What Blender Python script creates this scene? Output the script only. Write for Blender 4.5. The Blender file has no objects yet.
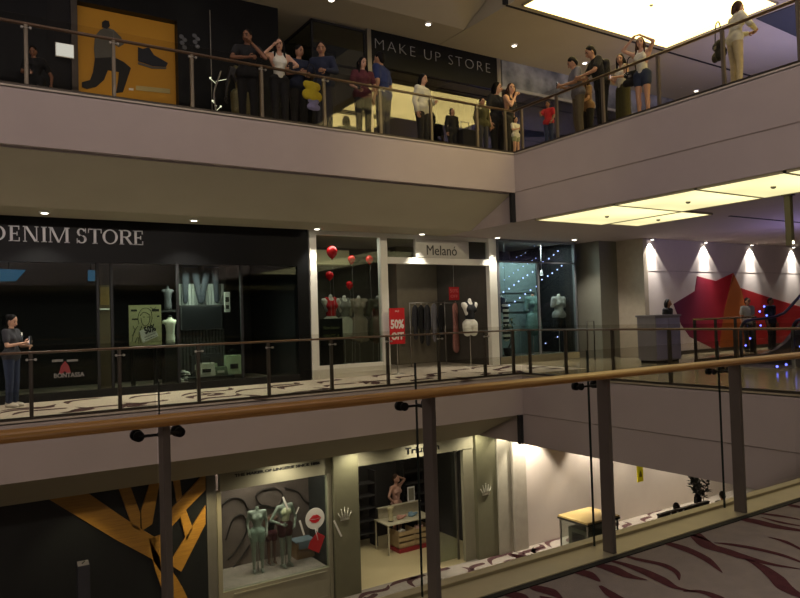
import bpy, bmesh, math, random
from mathutils import Vector, Matrix, noise
random.seed(7)
S = bpy.context.scene
COL = S.collection
PI = math.pi

# ------------------------------------------------------------------ place constants (metres)
EYE = 1.40
YR, XR, YN = 12.30, 11.30, 2.88        # edges of the atrium void: far, right, near
YB, YS = 14.02, 15.19                  # end of the sloped soffit, shopfront plane
HU, DL, D2 = 5.25, 0.942, 1.643        # storey height, fascia depth, soffit depth
ST = HU - D2                           # ceiling of a storey above its floor
HR, HN = 1.065, 1.03                   # far and near handrail heights
YW = 13.62                             # white wall with the star

# ------------------------------------------------------------------ camera
F, YAW, PIT, ROL = 696.2, math.radians(32.87), math.radians(1.617), math.radians(1.758)
fw = Vector((math.sin(YAW)*math.cos(PIT), math.cos(YAW)*math.cos(PIT), math.sin(PIT)))
r0 = Vector((math.cos(YAW), -math.sin(YAW), 0)); u0 = r0.cross(fw)
cr = math.cos(ROL)*r0 - math.sin(ROL)*u0
cu = math.sin(ROL)*r0 + math.cos(ROL)*u0
EYEP = Vector((0, 0, EYE))
cam = bpy.data.cameras.new('camera'); camo = bpy.data.objects.new('camera', cam); COL.objects.link(camo)
m = Matrix.Identity(4)
for i in range(3):
    m[i][0], m[i][1], m[i][2], m[i][3] = cr[i], cu[i], -fw[i], EYEP[i]
camo.matrix_world = m
cam.sensor_width = 36; cam.lens = F/800*36; cam.clip_start = .05; cam.clip_end = 300
S.camera = camo

def at(px, py, ax, val):
    """the point of the place that a photo pixel shows, given one known coordinate"""
    ax = 'xyz'.index(ax)
    d = fw + cr*((px-400)/F) - cu*((py-299)/F)
    return EYEP + d*((val-EYEP[ax])/d[ax])

# ------------------------------------------------------------------ materials
def lin(h):
    h = h.lstrip('#'); c = [int(h[i:i+2], 16)/255 for i in (0, 2, 4)]
    return tuple(x/12.92 if x <= .04045 else ((x+.055)/1.055)**2.4 for x in c)+(1,)
MATS = {}
def mat(name, col, rough=.6, metal=0, var=.06, scale=6, bump=0, spec=.4, emit=0, ecol=None):
    if name in MATS: return MATS[name]
    mt = bpy.data.materials.new(name); mt.use_nodes = True; nt = mt.node_tree; b = nt.nodes['Principled BSDF']
    c = lin(col)
    b.inputs['Roughness'].default_value = rough; b.inputs['Metallic'].default_value = metal
    b.inputs['Specular IOR Level'].default_value = spec
    tc = nt.nodes.new('ShaderNodeTexCoord'); nz = nt.nodes.new('ShaderNodeTexNoise')
    nz.inputs['Scale'].default_value = scale; nz.inputs['Detail'].default_value = 4
    nt.links.new(tc.outputs['Object'], nz.inputs['Vector'])
    rp = nt.nodes.new('ShaderNodeValToRGB'); nt.links.new(nz.outputs['Fac'], rp.inputs['Fac'])
    e = rp.color_ramp.elements
    e[0].position, e[1].position = .3, .7
    e[0].color = tuple(x*(1-var) for x in c[:3])+(1,); e[1].color = tuple(min(1, x*(1+var)) for x in c[:3])+(1,)
    nt.links.new(rp.outputs['Color'], b.inputs['Base Color'])
    if bump:
        bp = nt.nodes.new('ShaderNodeBump'); bp.inputs['Strength'].default_value = bump; bp.inputs['Distance'].default_value = .01
        nz2 = nt.nodes.new('ShaderNodeTexNoise'); nz2.inputs['Scale'].default_value = scale*12
        nt.links.new(tc.outputs['Object'], nz2.inputs['Vector'])
        nt.links.new(nz2.outputs['Fac'], bp.inputs['Height']); nt.links.new(bp.outputs['Normal'], b.inputs['Normal'])
    if emit:
        b.inputs['Emission Color'].default_value = lin(ecol or col); b.inputs['Emission Strength'].default_value = emit
    MATS[name] = mt; return mt
def glass(name, tint='#f4f8f6', refl=.05, rough=.02):
    if name in MATS: return MATS[name]
    mt = bpy.data.materials.new(name); mt.use_nodes = True; nt = mt.node_tree; nt.nodes.clear()
    o = nt.nodes.new('ShaderNodeOutputMaterial'); mx = nt.nodes.new('ShaderNodeMixShader')
    t = nt.nodes.new('ShaderNodeBsdfTransparent'); t.inputs['Color'].default_value = lin(tint)
    g = nt.nodes.new('ShaderNodeBsdfGlossy'); g.inputs['Roughness'].default_value = rough
    fr = nt.nodes.new('ShaderNodeLayerWeight'); fr.inputs['Blend'].default_value = .12
    mp = nt.nodes.new('ShaderNodeMapRange'); mp.inputs['To Min'].default_value = refl*.5; mp.inputs['To Max'].default_value = min(1, refl*8)
    nt.links.new(fr.outputs['Fresnel'], mp.inputs['Value']); nt.links.new(mp.outputs['Result'], mx.inputs['Fac'])
    nt.links.new(t.outputs[0], mx.inputs[1]); nt.links.new(g.outputs[0], mx.inputs[2]); nt.links.new(mx.outputs[0], o.inputs['Surface'])
    MATS[name] = mt; return mt
def glow(name, col, strength, mottled=0):
    if name in MATS: return MATS[name]
    mt = bpy.data.materials.new(name); mt.use_nodes = True; nt = mt.node_tree; nt.nodes.clear()
    o = nt.nodes.new('ShaderNodeOutputMaterial'); e = nt.nodes.new('ShaderNodeEmission')
    e.inputs['Color'].default_value = lin(col); e.inputs['Strength'].default_value = strength
    nt.links.new(e.outputs[0], o.inputs['Surface'])
    if mottled:
        tc = nt.nodes.new('ShaderNodeTexCoord'); nz = nt.nodes.new('ShaderNodeTexNoise'); nz.inputs['Scale'].default_value = .45
        nz.inputs['Detail'].default_value = 1
        nt.links.new(tc.outputs['Object'], nz.inputs['Vector'])
        mp = nt.nodes.new('ShaderNodeMapRange'); mp.inputs['From Min'].default_value = .3; mp.inputs['From Max'].default_value = .7
        mp.inputs['To Min'].default_value = strength*(1-mottled); mp.inputs['To Max'].default_value = strength*(1+mottled)
        nt.links.new(nz.outputs['Fac'], mp.inputs['Value']); nt.links.new(mp.outputs['Result'], e.inputs['Strength'])
    MATS[name] = mt; return mt
def wood(name, c1, c2, axis='X', rough=.35, scale=3):
    if name in MATS: return MATS[name]
    mt = bpy.data.materials.new(name); mt.use_nodes = True; nt = mt.node_tree; b = nt.nodes['Principled BSDF']
    tc = nt.nodes.new('ShaderNodeTexCoord'); mp = nt.nodes.new('ShaderNodeMapping')
    sc = {'X': (.25, 6, 6), 'Y': (6, .25, 6), 'Z': (6, 6, .25)}[axis]
    mp.inputs['Scale'].default_value = tuple(s*scale for s in sc)
    nz = nt.nodes.new('ShaderNodeTexNoise'); nz.inputs['Scale'].default_value = 2.5; nz.inputs['Detail'].default_value = 6; nz.inputs['Distortion'].default_value = .6
    rp = nt.nodes.new('ShaderNodeValToRGB'); rp.color_ramp.elements[0].position = .3; rp.color_ramp.elements[1].position = .72
    rp.color_ramp.elements[0].color = lin(c1); rp.color_ramp.elements[1].color = lin(c2)
    nt.links.new(tc.outputs['Object'], mp.inputs['Vector']); nt.links.new(mp.outputs[0], nz.inputs['Vector'])
    nt.links.new(nz.outputs['Fac'], rp.inputs['Fac']); nt.links.new(rp.outputs[0], b.inputs['Base Color'])
    b.inputs['Roughness'].default_value = rough
    MATS[name] = mt; return mt

PAINT = mat('mauve wall paint', '#a69a95', .75, var=.03, scale=1.5)
SOFF = mat('warm grey soffit paint', '#a39c86', .8, var=.03, scale=1.2)
BLACK = mat('black panel', '#121315', .4, var=.15, scale=3, spec=.2)
MATTE = mat('matt black', '#131315', .8)
DARK = mat('dark interior', '#2a2826', .8, var=.2)
DKMETAL = mat('dark bronze metal', '#4a443e', .4, metal=.6)
STEEL = mat('brushed steel', '#a8a49c', .35, metal=.9)
FRAME = mat('cream shopfront frame', '#d9d8cc', .5, var=.02)
WHITE = mat('white paint', '#e4e2dc', .6, var=.02)
RED = mat('red', '#c8141c', .5)
GOLDWOOD = wood('honey wood handrail', '#a06c2e', '#cc9850', 'X', .3)
RAILWOOD = wood('brown handrail', '#5a4434', '#785c46', 'X', .4)
GLASS = glass('rail glass', '#f6f5f2', .014)
SHOPGLASS = glass('shop window glass', '#e2e8e4', .07)
GLASSEDGE = mat('green glass edge', '#28302c', .2)

# ------------------------------------------------------------------ mesh helpers
def box(bm, x0, x1, y0, y1, z0, z1, mi=0):
    v = [bm.verts.new((x, y, z)) for z in (z0, z1) for y in (y0, y1) for x in (x0, x1)]
    for q in ((0, 2, 3, 1), (4, 5, 7, 6), (0, 1, 5, 4), (2, 6, 7, 3), (0, 4, 6, 2), (1, 3, 7, 5)):
        bm.faces.new([v[i] for i in q]).material_index = mi
def prism(bm, pts, vec, mi=0):
    """closed polygon (3-D points) swept along vec"""
    vec = Vector(vec)
    a = [bm.verts.new(p) for p in pts]; b = [bm.verts.new(Vector(p)+vec) for p in pts]
    n = len(a); fs = [bm.faces.new(a), bm.faces.new(b[::-1])]
    for i in range(n):
        fs.append(bm.faces.new((a[i], b[i], b[(i+1) % n], a[(i+1) % n])))
    for f in fs: f.material_index = mi
    bmesh.ops.recalc_face_normals(bm, faces=fs)
def frame_of(d):
    d = Vector(d).normalized(); a = Vector((0, 0, 1)) if abs(d.z) < .95 else Vector((1, 0, 0))
    u = d.cross(a).normalized(); return u, d.cross(u)
def tube(bm, pts, rad, n=10, mi=0, cap=True, flat=1.0):
    """tube through points; rad is a number or one per point; flat squashes it vertically"""
    pts = [Vector(p) for p in pts]; rs = rad if isinstance(rad, (list, tuple)) else [rad]*len(pts)
    rings = []; pu = None
    for i, p in enumerate(pts):
        d = (pts[min(i+1, len(pts)-1)]-pts[max(i-1, 0)])
        u, w = frame_of(d)
        if pu is not None:
            dn = d.normalized(); u2 = pu-dn*pu.dot(dn)
            if u2.length > 1e-4: u = u2.normalized(); w = dn.cross(u)
        pu = u
        rings.append([bm.verts.new(p+(u*math.cos(2*PI*k/n)+w*math.sin(2*PI*k/n)*flat)*rs[i]) for k in range(n)])
    fs = []
    for a, b in zip(rings, rings[1:]):
        for k in range(n): fs.append(bm.faces.new((a[k], a[(k+1) % n], b[(k+1) % n], b[k])))
    if cap: fs += [bm.faces.new(rings[0][::-1]), bm.faces.new(rings[-1])]
    for f in fs: f.material_index = mi; f.smooth = True
    bmesh.ops.recalc_face_normals(bm, faces=fs); return fs
def ball(bm, c, r, sc=(1, 1, 1), n=12, mi=0, rot=None):
    mt = Matrix.Translation(c) @ (rot.to_4x4() if rot else Matrix()) @ Matrix.Diagonal((*[r*s for s in sc], 1))
    g = bmesh.ops.create_uvsphere(bm, u_segments=n, v_segments=max(6, n*2//3), radius=1, matrix=mt)
    for f in {f for v in g['verts'] for f in v.link_faces}: f.material_index = mi; f.smooth = True
def disc(bm, c, axis, r, h, n=20, mi=0, r2=None):
    c = Vector(c); a = Vector(axis).normalized()
    for f in tube(bm, [c-a*h/2, c+a*h/2], [r, r if r2 is None else r2], n, mi)[-2:]: f.smooth = False
def lathe(bm, c, prof, n=20, mi=0):
    c = Vector(c); rings = []
    for r, z in prof: rings.append([bm.verts.new(c+Vector((r*math.cos(2*PI*k/n), r*math.sin(2*PI*k/n), z))) for k in range(n)])
    fs = []
    for a, b in zip(rings, rings[1:]):
        for k in range(n): fs.append(bm.faces.new((a[k], a[(k+1) % n], b[(k+1) % n], b[k])))
    fs += [bm.faces.new(rings[0][::-1]), bm.faces.new(rings[-1])]
    for f in fs: f.material_index = mi; f.smooth = True
    bmesh.ops.recalc_face_normals(bm, faces=fs)
def catmull(pts, k=6):
    P = [Vector(p) for p in pts]; out = []
    for i in range(len(P)-1):
        a, b, c, d = P[max(i-1, 0)], P[i], P[i+1], P[min(i+2, len(P)-1)]
        for j in range(k):
            t = j/k
            out.append(.5*((2*b)+(c-a)*t+(2*a-5*b+4*c-d)*t*t+(3*b-a-3*c+d)*t**3))
    return out+[P[-1]]
def NB(): return bmesh.new()
def obj(name, bm, mats, parent=None, loc=None, bev=0):
    me = bm if isinstance(bm, bpy.types.Mesh) else bpy.data.meshes.new(name)
    if me is not bm: bm.to_mesh(me); bm.free()
    me.name = name
    for x in (mats if isinstance(mats, (list, tuple)) else [mats]): me.materials.append(x)
    o = bpy.data.objects.new(name, me); COL.objects.link(o)
    if loc is not None: o.location = loc
    if parent is not None: o.parent = parent
    if bev:
        b = o.modifiers.new('bevel', 'BEVEL'); b.width = bev; b.segments = 2; b.limit_method = 'ANGLE'
    return o
def tag(o, label, cat, group=None):
    o['label'] = label; o['category'] = cat
    if group: o['group'] = group
    return o
def thing(name, label, cat, loc=(0, 0, 0), rz=0, group=None):
    o = bpy.data.objects.new(name, None); COL.objects.link(o); o.location = loc; o.rotation_euler = (0, 0, rz); o.empty_display_size = .1
    return tag(o, label, cat, group)
def struct(name, bm, mats, bev=0):
    o = obj(name, bm, mats, bev=bev); o['kind'] = 'structure'; return o
def rect(x0, y0, x1, y1, Y):
    """X0,X1,Zbottom,Ztop on the upright plane Y that a pixel rectangle covers"""
    mx, my = (x0+x1)/2, (y0+y1)/2
    return at(x0, my, 'y', Y).x, at(x1, my, 'y', Y).x, at(mx, y1, 'y', Y).z, at(mx, y0, 'y', Y).z
def pbox(bm, x0, y0, x1, y1, Y, dep, mi=0):
    a, b, c, d = rect(x0, y0, x1, y1, Y); box(bm, a, b, Y, Y+dep, c, d, mi)
def text_mesh(s, size, extrude=.01, align='LEFT', bold=0, space=1.0):
    c = bpy.data.curves.new('t', 'FONT'); c.body = s; c.size = size; c.extrude = extrude; c.align_x = align; c.offset = bold; c.space_character = space
    c.resolution_u = 3
    o = bpy.data.objects.new('t', c); COL.objects.link(o)
    dg = bpy.context.evaluated_depsgraph_get(); me = bpy.data.meshes.new_from_object(o.evaluated_get(dg))
    bpy.data.objects.remove(o); bpy.data.curves.remove(c); return me
def text(name, s, size, loc, mt, parent=None, extrude=.01, align='LEFT', bold=0, space=1.0, width=None, rz=0, tilt=0, shear=0):
    """lettering standing upright, read from the -Y side"""
    me = text_mesh(s, size, extrude, align, bold, space)
    xs = [v.co.x for v in me.vertices]
    k = width/(max(xs)-min(xs)) if width else 1
    if align == 'LEFT':
        x0 = min(xs)
        for v in me.vertices: v.co.x -= x0
    M = Matrix.Rotation(PI/2, 4, 'X') @ Matrix.Rotation(tilt, 4, 'Z') @ Matrix(((k, shear, 0, 0), (0, 1, 0, 0), (0, 0, 1, 0), (0, 0, 0, 1)))
    me.transform(M)
    o = obj(name, me, mt, parent, loc); o.rotation_euler = (0, 0, rz); return o

def split_letters(o, name):
    """one object per letter of a sign"""
    bm = bmesh.new(); bm.from_mesh(o.data); seen = set(); par = o.parent; loc = o.location.copy(); mt = o.data.materials[0]
    for v in list(bm.verts):
        if v in seen: continue
        st = [v]; isl = set()
        while st:
            q = st.pop()
            if q in isl: continue
            isl.add(q); st += [e.other_vert(q) for e in q.link_edges]
        seen |= isl; nb = bmesh.new(); mp = {q: nb.verts.new(q.co) for q in isl}
        for f in {f for q in isl for f in q.link_faces}: nb.faces.new([mp[q] for q in f.verts])
        p = obj(name, nb, mt, par, loc); p.rotation_euler = o.rotation_euler
    bm.free(); bpy.data.objects.remove(o)
# ------------------------------------------------------------------ figures
def solid(segs, voxel=.02, extra=None):
    """one continuous skin over tapered limbs"""
    bm = NB()
    for p, q, a, b in segs:
        p, q = Vector(p), Vector(q)
        if (q-p).length > 1e-5: tube(bm, [p, q], [a, b], 12)
        ball(bm, p, a, n=10); ball(bm, q, b, n=10)
    for c, sc, rot in (extra or []): ball(bm, c, 1, sc, n=14, rot=rot)
    me = bpy.data.meshes.new('s'); bm.to_mesh(me); bm.free()
    o = bpy.data.objects.new('s', me); COL.objects.link(o)
    md = o.modifiers.new('r', 'REMESH'); md.mode = 'VOXEL'; md.voxel_size = voxel; md.use_smooth_shade = True
    sm = o.modifiers.new('m', 'SMOOTH'); sm.iterations = 4; sm.factor = .5
    dg = bpy.context.evaluated_depsgraph_get(); out = bpy.data.meshes.new_from_object(o.evaluated_get(dg))
    bpy.data.objects.remove(o); bpy.data.meshes.remove(me); return out
def hand(bm, wrist, elbow, side, curl=.5, mi=0, k=1):
    """palm, four unequal bent fingers and a thumb leaving the palm's side"""
    w = Vector(wrist); d = (w-Vector(elbow)).normalized()
    n = Vector((-side, 0, 0))
    n = (n-d*n.dot(d)); n = n.normalized() if n.length > 1e-3 else frame_of(d)[0]
    s = d.cross(n).normalized()
    if s.y < 0 and abs(s.y) > .3: s = -s                      # thumb side forward
    tube(bm, [w-d*.03*k, w+d*.01*k, w+d*.05*k, w+d*.088*k], [.024*k, .027*k, .036*k, .030*k], 10, mi, flat=.7)
    for i, L in enumerate((.068, .078, .072, .056)):
        o = s*(.027-.018*i)*k; a = w+d*.078*k+o; L *= k
        b = a+(d*math.cos(curl*.7)+n*math.sin(curl*.7))*L*.5
        c = b+(d*math.cos(curl*1.7)+n*math.sin(curl*1.7))*L*.5
        tube(bm, [a, b, c], [.0105*k, .0095*k, .0075*k], 6, mi)
    a = w+(d*.025+s*.026)*k; b = a+(d*.6+s*.7+n*.25).normalized()*.038*k; c = b+(d*.9+s*.15+n*.4).normalized()*.03*k
    tube(bm, [a, b, c], [.013*k, .011*k, .009*k], 6, mi)
SKIN = [mat('skin tan', '#9c7459', .55, var=.05), mat('skin pale', '#b58d74', .55, var=.05), mat('skin brown', '#7a543d', .55, var=.05)]
EYE_M = mat('eye', '#1c1512', .3); LIP = mat('lips', '#8a4a44', .5); HAIR = mat('black hair', '#0d0b0a', .7, var=.3, scale=30, spec=.15); HAIRB = mat('brown hair', '#3a281c', .7, var=.3, scale=30, spec=.15)
def fabric(name, col): return mat(name+' fabric', col, .85, var=.1, scale=18, bump=.25)
DEF = dict(hipL=(-.09, 0, .91), hipR=(.09, 0, .91), kneeL=(-.095, .02, .49), kneeR=(.095, .02, .49), ankL=(-.095, 0, .085), ankR=(.095, 0, .085),
           pelvis=(0, 0, .96), waist=(0, .005, 1.09), chest=(0, .0, 1.28), neck=(0, 0, 1.43), head=(0, .025, 1.585), shL=(-.175, 0, 1.385), shR=(.175, 0, 1.385),
           elL=(-.225, -.03, 1.10), elR=(.225, -.03, 1.10), wrL=(-.235, .05, .87), wrR=(.235, .05, .87))
def pose(lean=0, shift=0, **kw):
    p = {k: Vector(v) for k, v in DEF.items()}
    if lean:
        R = Matrix.Rotation(-lean, 3, 'X'); o = p['pelvis'].copy()
        for k in ('waist', 'chest', 'neck', 'head', 'shL', 'shR', 'elL', 'elR', 'wrL', 'wrR'): p[k] = o+R @ (p[k]-o)
    for k, v in kw.items():
        if k in p: p[k] = Vector(v)
    return p
def person(label, px, py, floor, yaw=180, H=1.68, P=None, top=('tee', None), bottom=('trousers', None), hair='short', hairm=None, skin=0, shoes=None,
           turn=0, nod=0, Y=None, X=None, curl=.6, female=False, mannequin=None, name='person', cat='person', group=None, loc=None, headless=False, nolegs=False, noarms=False):
    P = P or pose(); k = H/1.70
    J = {a: v*k for a, v in P.items()}
    hc = J['head']; yawr = math.radians(yaw)
    RZ = Matrix.Rotation(yawr, 3, 'Z')
    topz = hc.z+.125*k if not headless else J['neck'].z+.03*k
    hx = RZ @ Vector((hc.x, hc.y, 0))
    if loc is None:
        if Y is not None or X is not None:
            q = at(px, py, 'y' if Y is not None else 'x', Y if Y is not None else X)
            s = (q.z-floor)/topz; J = {a: v*s for a, v in J.items()}; k *= s; hc = J['head']; hx = hx*s
        else:
            q = at(px, py, 'z', floor+topz)
        base = Vector((q.x-hx.x, q.y-hx.y, floor))
    else: base = Vector(loc)
    sk = mannequin or SKIN[skin]
    r = lambda v: v*k
    fm = .9 if female else 1.0
    g = lambda a, b, ra, rb: (J[a], J[b], r(ra), r(rb))
    torso = [g('pelvis', 'waist', .105, .10*fm), g('waist', 'chest', .105*fm, .12*fm), g('chest', 'neck', .11*fm, .05), (J['shL'], J['shR'], r(.06*fm), r(.06*fm)),
             g('chest', 'shL', .10*fm, .062*fm), g('chest', 'shR', .10*fm, .062*fm), g('waist', 'shL', .09*fm, .05), g('waist', 'shR', .09*fm, .05),
             (J['hipL']+Vector((0, 0, r(.02))), J['hipR']+Vector((0, 0, r(.02))), r(.102), r(.102))]
    if female:
        up = (J['neck']-J['waist']).normalized(); fwd = Vector((1, 0, 0)).cross(up)*-1
        if fwd.y < 0: fwd = -fwd
        for s in (-1, 1): torso.append((J['chest']+Vector((s*r(.07), 0, 0))+fwd*r(.055), J['chest']+Vector((s*r(.075), 0, 0))+fwd*r(.075)-up*r(.02), r(.055), r(.05)))
    arms = []; legs = []
    for s in 'LR':
        arms += [g('sh'+s, 'el'+s, .052*fm, .040*fm), g('el'+s, 'wr'+s, .040*fm, .026)]
        legs += [g('hip'+s, 'knee'+s, .088, .055), g('knee'+s, 'ank'+s, .054, .036)]
        kn, an = J['knee'+s], J['ank'+s]; mid = kn.lerp(an, .3)+Vector((0, -r(.012), 0)); legs.append((mid, mid.lerp(an, .25), r(.055), r(.047)))
    neck = [(J['neck']-Vector((0, 0, r(.03))), J['neck'].lerp(hc, .32 if headless else .75), r(.053*fm), r(.050*fm))]
    if nolegs: legs = [(J['hip'+s], J['hip'+s].lerp(J['knee'+s], .32), r(.09), r(.082)) for s in 'LR']
    if noarms: arms = [(J['sh'+s], J['sh'+s].lerp(J['el'+s], .12), r(.052*fm), r(.045)) for s in 'LR']
    me = solid(torso+arms+legs+neck, .018*k)
    bm = NB(); bm.from_mesh(me); bpy.data.meshes.remove(me)
    # hands and, unless a headless dress form, a head with face
    for s, sg in (('L', -1), ('R', 1)):
        if not noarms: hand(bm, J['wr'+s], J['el'+s], sg, curl, 0, k)
        if nolegs: continue
        a = J['ank'+s]; tube(bm, [a+Vector((0, -r(.05), -r(.045))), a+Vector((0, r(.05), -r(.04))), a+Vector((0, r(.15), -r(.058)))], [r(.036), r(.040), r(.024)], 10, 0)
    HR_ = Matrix.Rotation(math.radians(turn), 3, 'Z') @ Matrix.Rotation(-math.radians(nod), 3, 'X')
    if not headless:
        nb = len(bm.verts)
        bmesh.ops.create_uvsphere(bm, u_segments=24, v_segments=16, radius=1)
        bm.verts.ensure_lookup_table(); vs = bm.verts[nb:]
        for v in vs:
            x, y, z = v.co
            y2, x2 = y, x
            if z < 0: x2 *= 1-.32*z*z; y2 *= (1-.12*z*z) if y > 0 else 1-.45*abs(z)
            if y > 0:
                y2 *= .92
                ez = math.exp(-((z-.02)/.13)**2)*math.exp(-((abs(x)-.42)/.2)**2); y2 -= .10*ez
                y2 += .07*math.exp(-((z+.95)/.25)**2)
            v.co = hc+HR_ @ (Vector((x2*.074, y2*.094, z*.118))*k)
        for f in {f for v in vs for f in v.link_faces}: f.smooth = True
        h = lambda x, y, z: hc+HR_ @ (Vector((x, y, z))*k)
        tube(bm, [h(0, .083, .012), h(0, .098, -.02), h(0, .104, -.034), h(0, .088, -.042)], [r(.008), r(.012), r(.015), r(.010)], 8)
        for s in (-1, 1):
            ball(bm, h(s*.031, .076, .003), r(.013), (1.1, .6, .7), 8, 1, HR_)
            ball(bm, h(s*.075, -.005, -.01), r(.032), (.35, .6, 1), 8, 0, HR_)
            tube(bm, [h(s*.014, .086, .026), h(s*.034, .083, .031), h(s*.052, .07, .025)], r(.005), 6, 3)
        ball(bm, h(0, .082, -.065), r(.024), (1, .4, .32), 10, 2, HR_)
    o = obj(name, bm, [sk, EYE_M if not mannequin else sk, LIP if not mannequin else sk, HAIR if not mannequin else sk], None, base)
    o.rotation_euler = (0, 0, yawr); tag(o, label, cat, group)
    # clothing
    inf = lambda segs, e: [(a, b, c+r(e), d+r(e)) for a, b, c, d in segs]
    kind, tm = top
    if tm:
        ts = list(torso)
        if kind == 'crop': ts = [g('waist', 'chest', .10*fm, .118*fm), g('chest', 'neck', .108*fm, .05)][:1]+[s for s in torso[9:]]
        elif kind in ('tank', 'bust'): 
            ch = J['chest']; ts = [torso[0], torso[1], (ch+Vector((-r(.03), 0, 0)), ch+Vector((r(.03), 0, 0)), r(.118*fm), r(.118*fm))]+torso[9:]
            for s in (-1, 1): ts.append((ch+Vector((s*r(.06), 0, r(.02))), J['neck']+Vector((s*r(.095), 0, -r(.015))), r(.075), r(.042)))
            if kind == 'bust': ts = ts[1:]+[(J['waist'], J['waist'], r(.10), r(.10))]
        else:
            for s in 'LR':
                e = J['sh'+s].lerp(J['el'+s], .62)
                ts.append((J['sh'+s], e if kind == 'tee' else J['el'+s], r(.055*fm), r(.052*fm)))
                if kind == 'long': ts.append((J['el'+s], J['el'+s].lerp(J['wr'+s], .93), r(.044), r(.032)))
            ts = [t for i, t in enumerate(ts) if i != 2]+[(J['chest'], J['chest'].lerp(J['neck'], .7), r(.11*fm), r(.075))]
        if kind == 'coat':
            for s in 'LR': ts.append((J['hip'+s]+Vector((0, 0, r(.02))), J['hip'+s].lerp(J['knee'+s], .75)+Vector(((-1 if s == 'L' else 1)*r(.03), 0, 0)), r(.11), r(.12)))
            ts.append((J['pelvis'], J['kneeL'].lerp(J['kneeR'], .5)+Vector((0, 0, r(.08))), r(.12), r(.12)))
        if kind in ('tee', 'long'): ts += [(J['hipL']+Vector((0, 0, r(.06))), J['hipR']+Vector((0, 0, r(.06))), r(.112), r(.112)), (J['pelvis'], J['waist'], r(.118), r(.11))]
        obj('shirt' if kind != 'coat' else 'coat', solid(inf(ts, .014), .018*k), tm, o)
    kind, bmt = bottom
    if bmt:
        ts = [torso[8], (J['pelvis'], J['pelvis'].lerp(J['waist'], .35), r(.106), r(.104))]
        if kind == 'skirt':
            kn = (J['kneeL']+J['kneeR'])/2; an = (J['ankL']+J['ankR'])/2
            for s in 'LR': ts += [g('hip'+s, 'knee'+s, .1, .10), (J['knee'+s], J['knee'+s].lerp(J['ank'+s], .75), r(.10), r(.115))]
            ts += [(J['pelvis'], kn, r(.1), r(.11)), (kn, kn.lerp(an, .75), r(.11), r(.12))]
        elif kind == 'miniskirt':
            for s in 'LR': ts += [(J['hip'+s], J['hip'+s].lerp(J['knee'+s], .6), r(.1), r(.095))]
            ts += [(J['pelvis'], (J['hipL']+J['hipR']).lerp(J['kneeL']+J['kneeR'], .6)/2, r(.1), r(.095))]
        else:
            f = .36 if kind == 'shorts' else 1
            for s in 'LR':
                if kind == 'shorts': ts.append((J['hip'+s], J['hip'+s].lerp(J['knee'+s], f), r(.094), r(.088)))
                else: ts += [g('hip'+s, 'knee'+s, .092, .062), (J['knee'+s], J['knee'+s].lerp(J['ank'+s], .93), r(.060), r(.050))]
        obj({'skirt': 'skirt', 'miniskirt': 'skirt', 'shorts': 'shorts'}.get(kind, 'trousers'), solid(inf(ts, .010), .018*k), bmt, o)
    if shoes:
        for s in 'LR':
            a = J['ank'+s]; b = NB()
            tube(b, [a+Vector((0, -r(.065), -r(.045))), a+Vector((0, -r(.03), -r(.035))), a+Vector((0, r(.06), -r(.042))), a+Vector((0, r(.13), -r(.052))), a+Vector((0, r(.175), -r(.058)))], [r(.03), r(.047), r(.047), r(.042), r(.024)], 12)
            tube(b, [a+Vector((0, -r(.01), -r(.04))), a+Vector((0, -r(.01), r(.025)))], [r(.045), r(.048)], 12)
            for v in b.verts: v.co.z = max(v.co.z, r(.002))
            obj('shoe', b, shoes, o)
    if hair and not headless:
        h = lambda x, y, z: hc+HR_ @ (Vector((x, y, z))*k)
        ex = [(h(0, -.018, .036), (r(.083), r(.092), r(.096)), HR_), (h(0, -.055, -.01), (r(.073), r(.055), r(.085)), HR_)]
        sg = []
        if hair == 'long':
            for x in (-.05, 0, .05): sg.append((h(x, -.07, .0), J['neck']+Vector((x*1.3*k, -r(.10), -r(.12))), r(.048), r(.038)))
            for x in (-1, 1): sg.append((h(x*.072, .015, .02), J['neck']+Vector((x*r(.10), r(.05), -r(.10))), r(.026), r(.022)))
        elif hair == 'bun': sg.append((h(0, -.10, .05), h(0, -.11, .06), r(.045), r(.045)))
        elif hair == 'bob':
            for x in (-1, 1): sg.append((h(x*.07, -.01, .03), h(x*.075, -.01, -.11), r(.03), r(.025)))
            sg.append((h(0, -.07, 0), h(0, -.075, -.11), r(.06), r(.05)))
        me = solid(sg, .014*k, ex)
        b = NB(); b.from_mesh(me); bpy.data.meshes.remove(me)
        # keep the face clear: drop the hair in front of the brow
        inv = HR_.inverted(); dl = []
        for v in b.verts:
            q = inv @ (v.co-hc)/k
            if q.y > .055 and q.z < .055 and abs(q.x) < .055: dl.append(v)
        bmesh.ops.delete(b, geom=dl, context='VERTS')
        for f in b.faces: f.smooth = True
        obj('hair', b, hairm or HAIR, o)
    return o, base, k, J, RZ
def world_pt(ret, v):
    o, base, k, J, RZ = ret; return base+RZ @ Vector(v)
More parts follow.
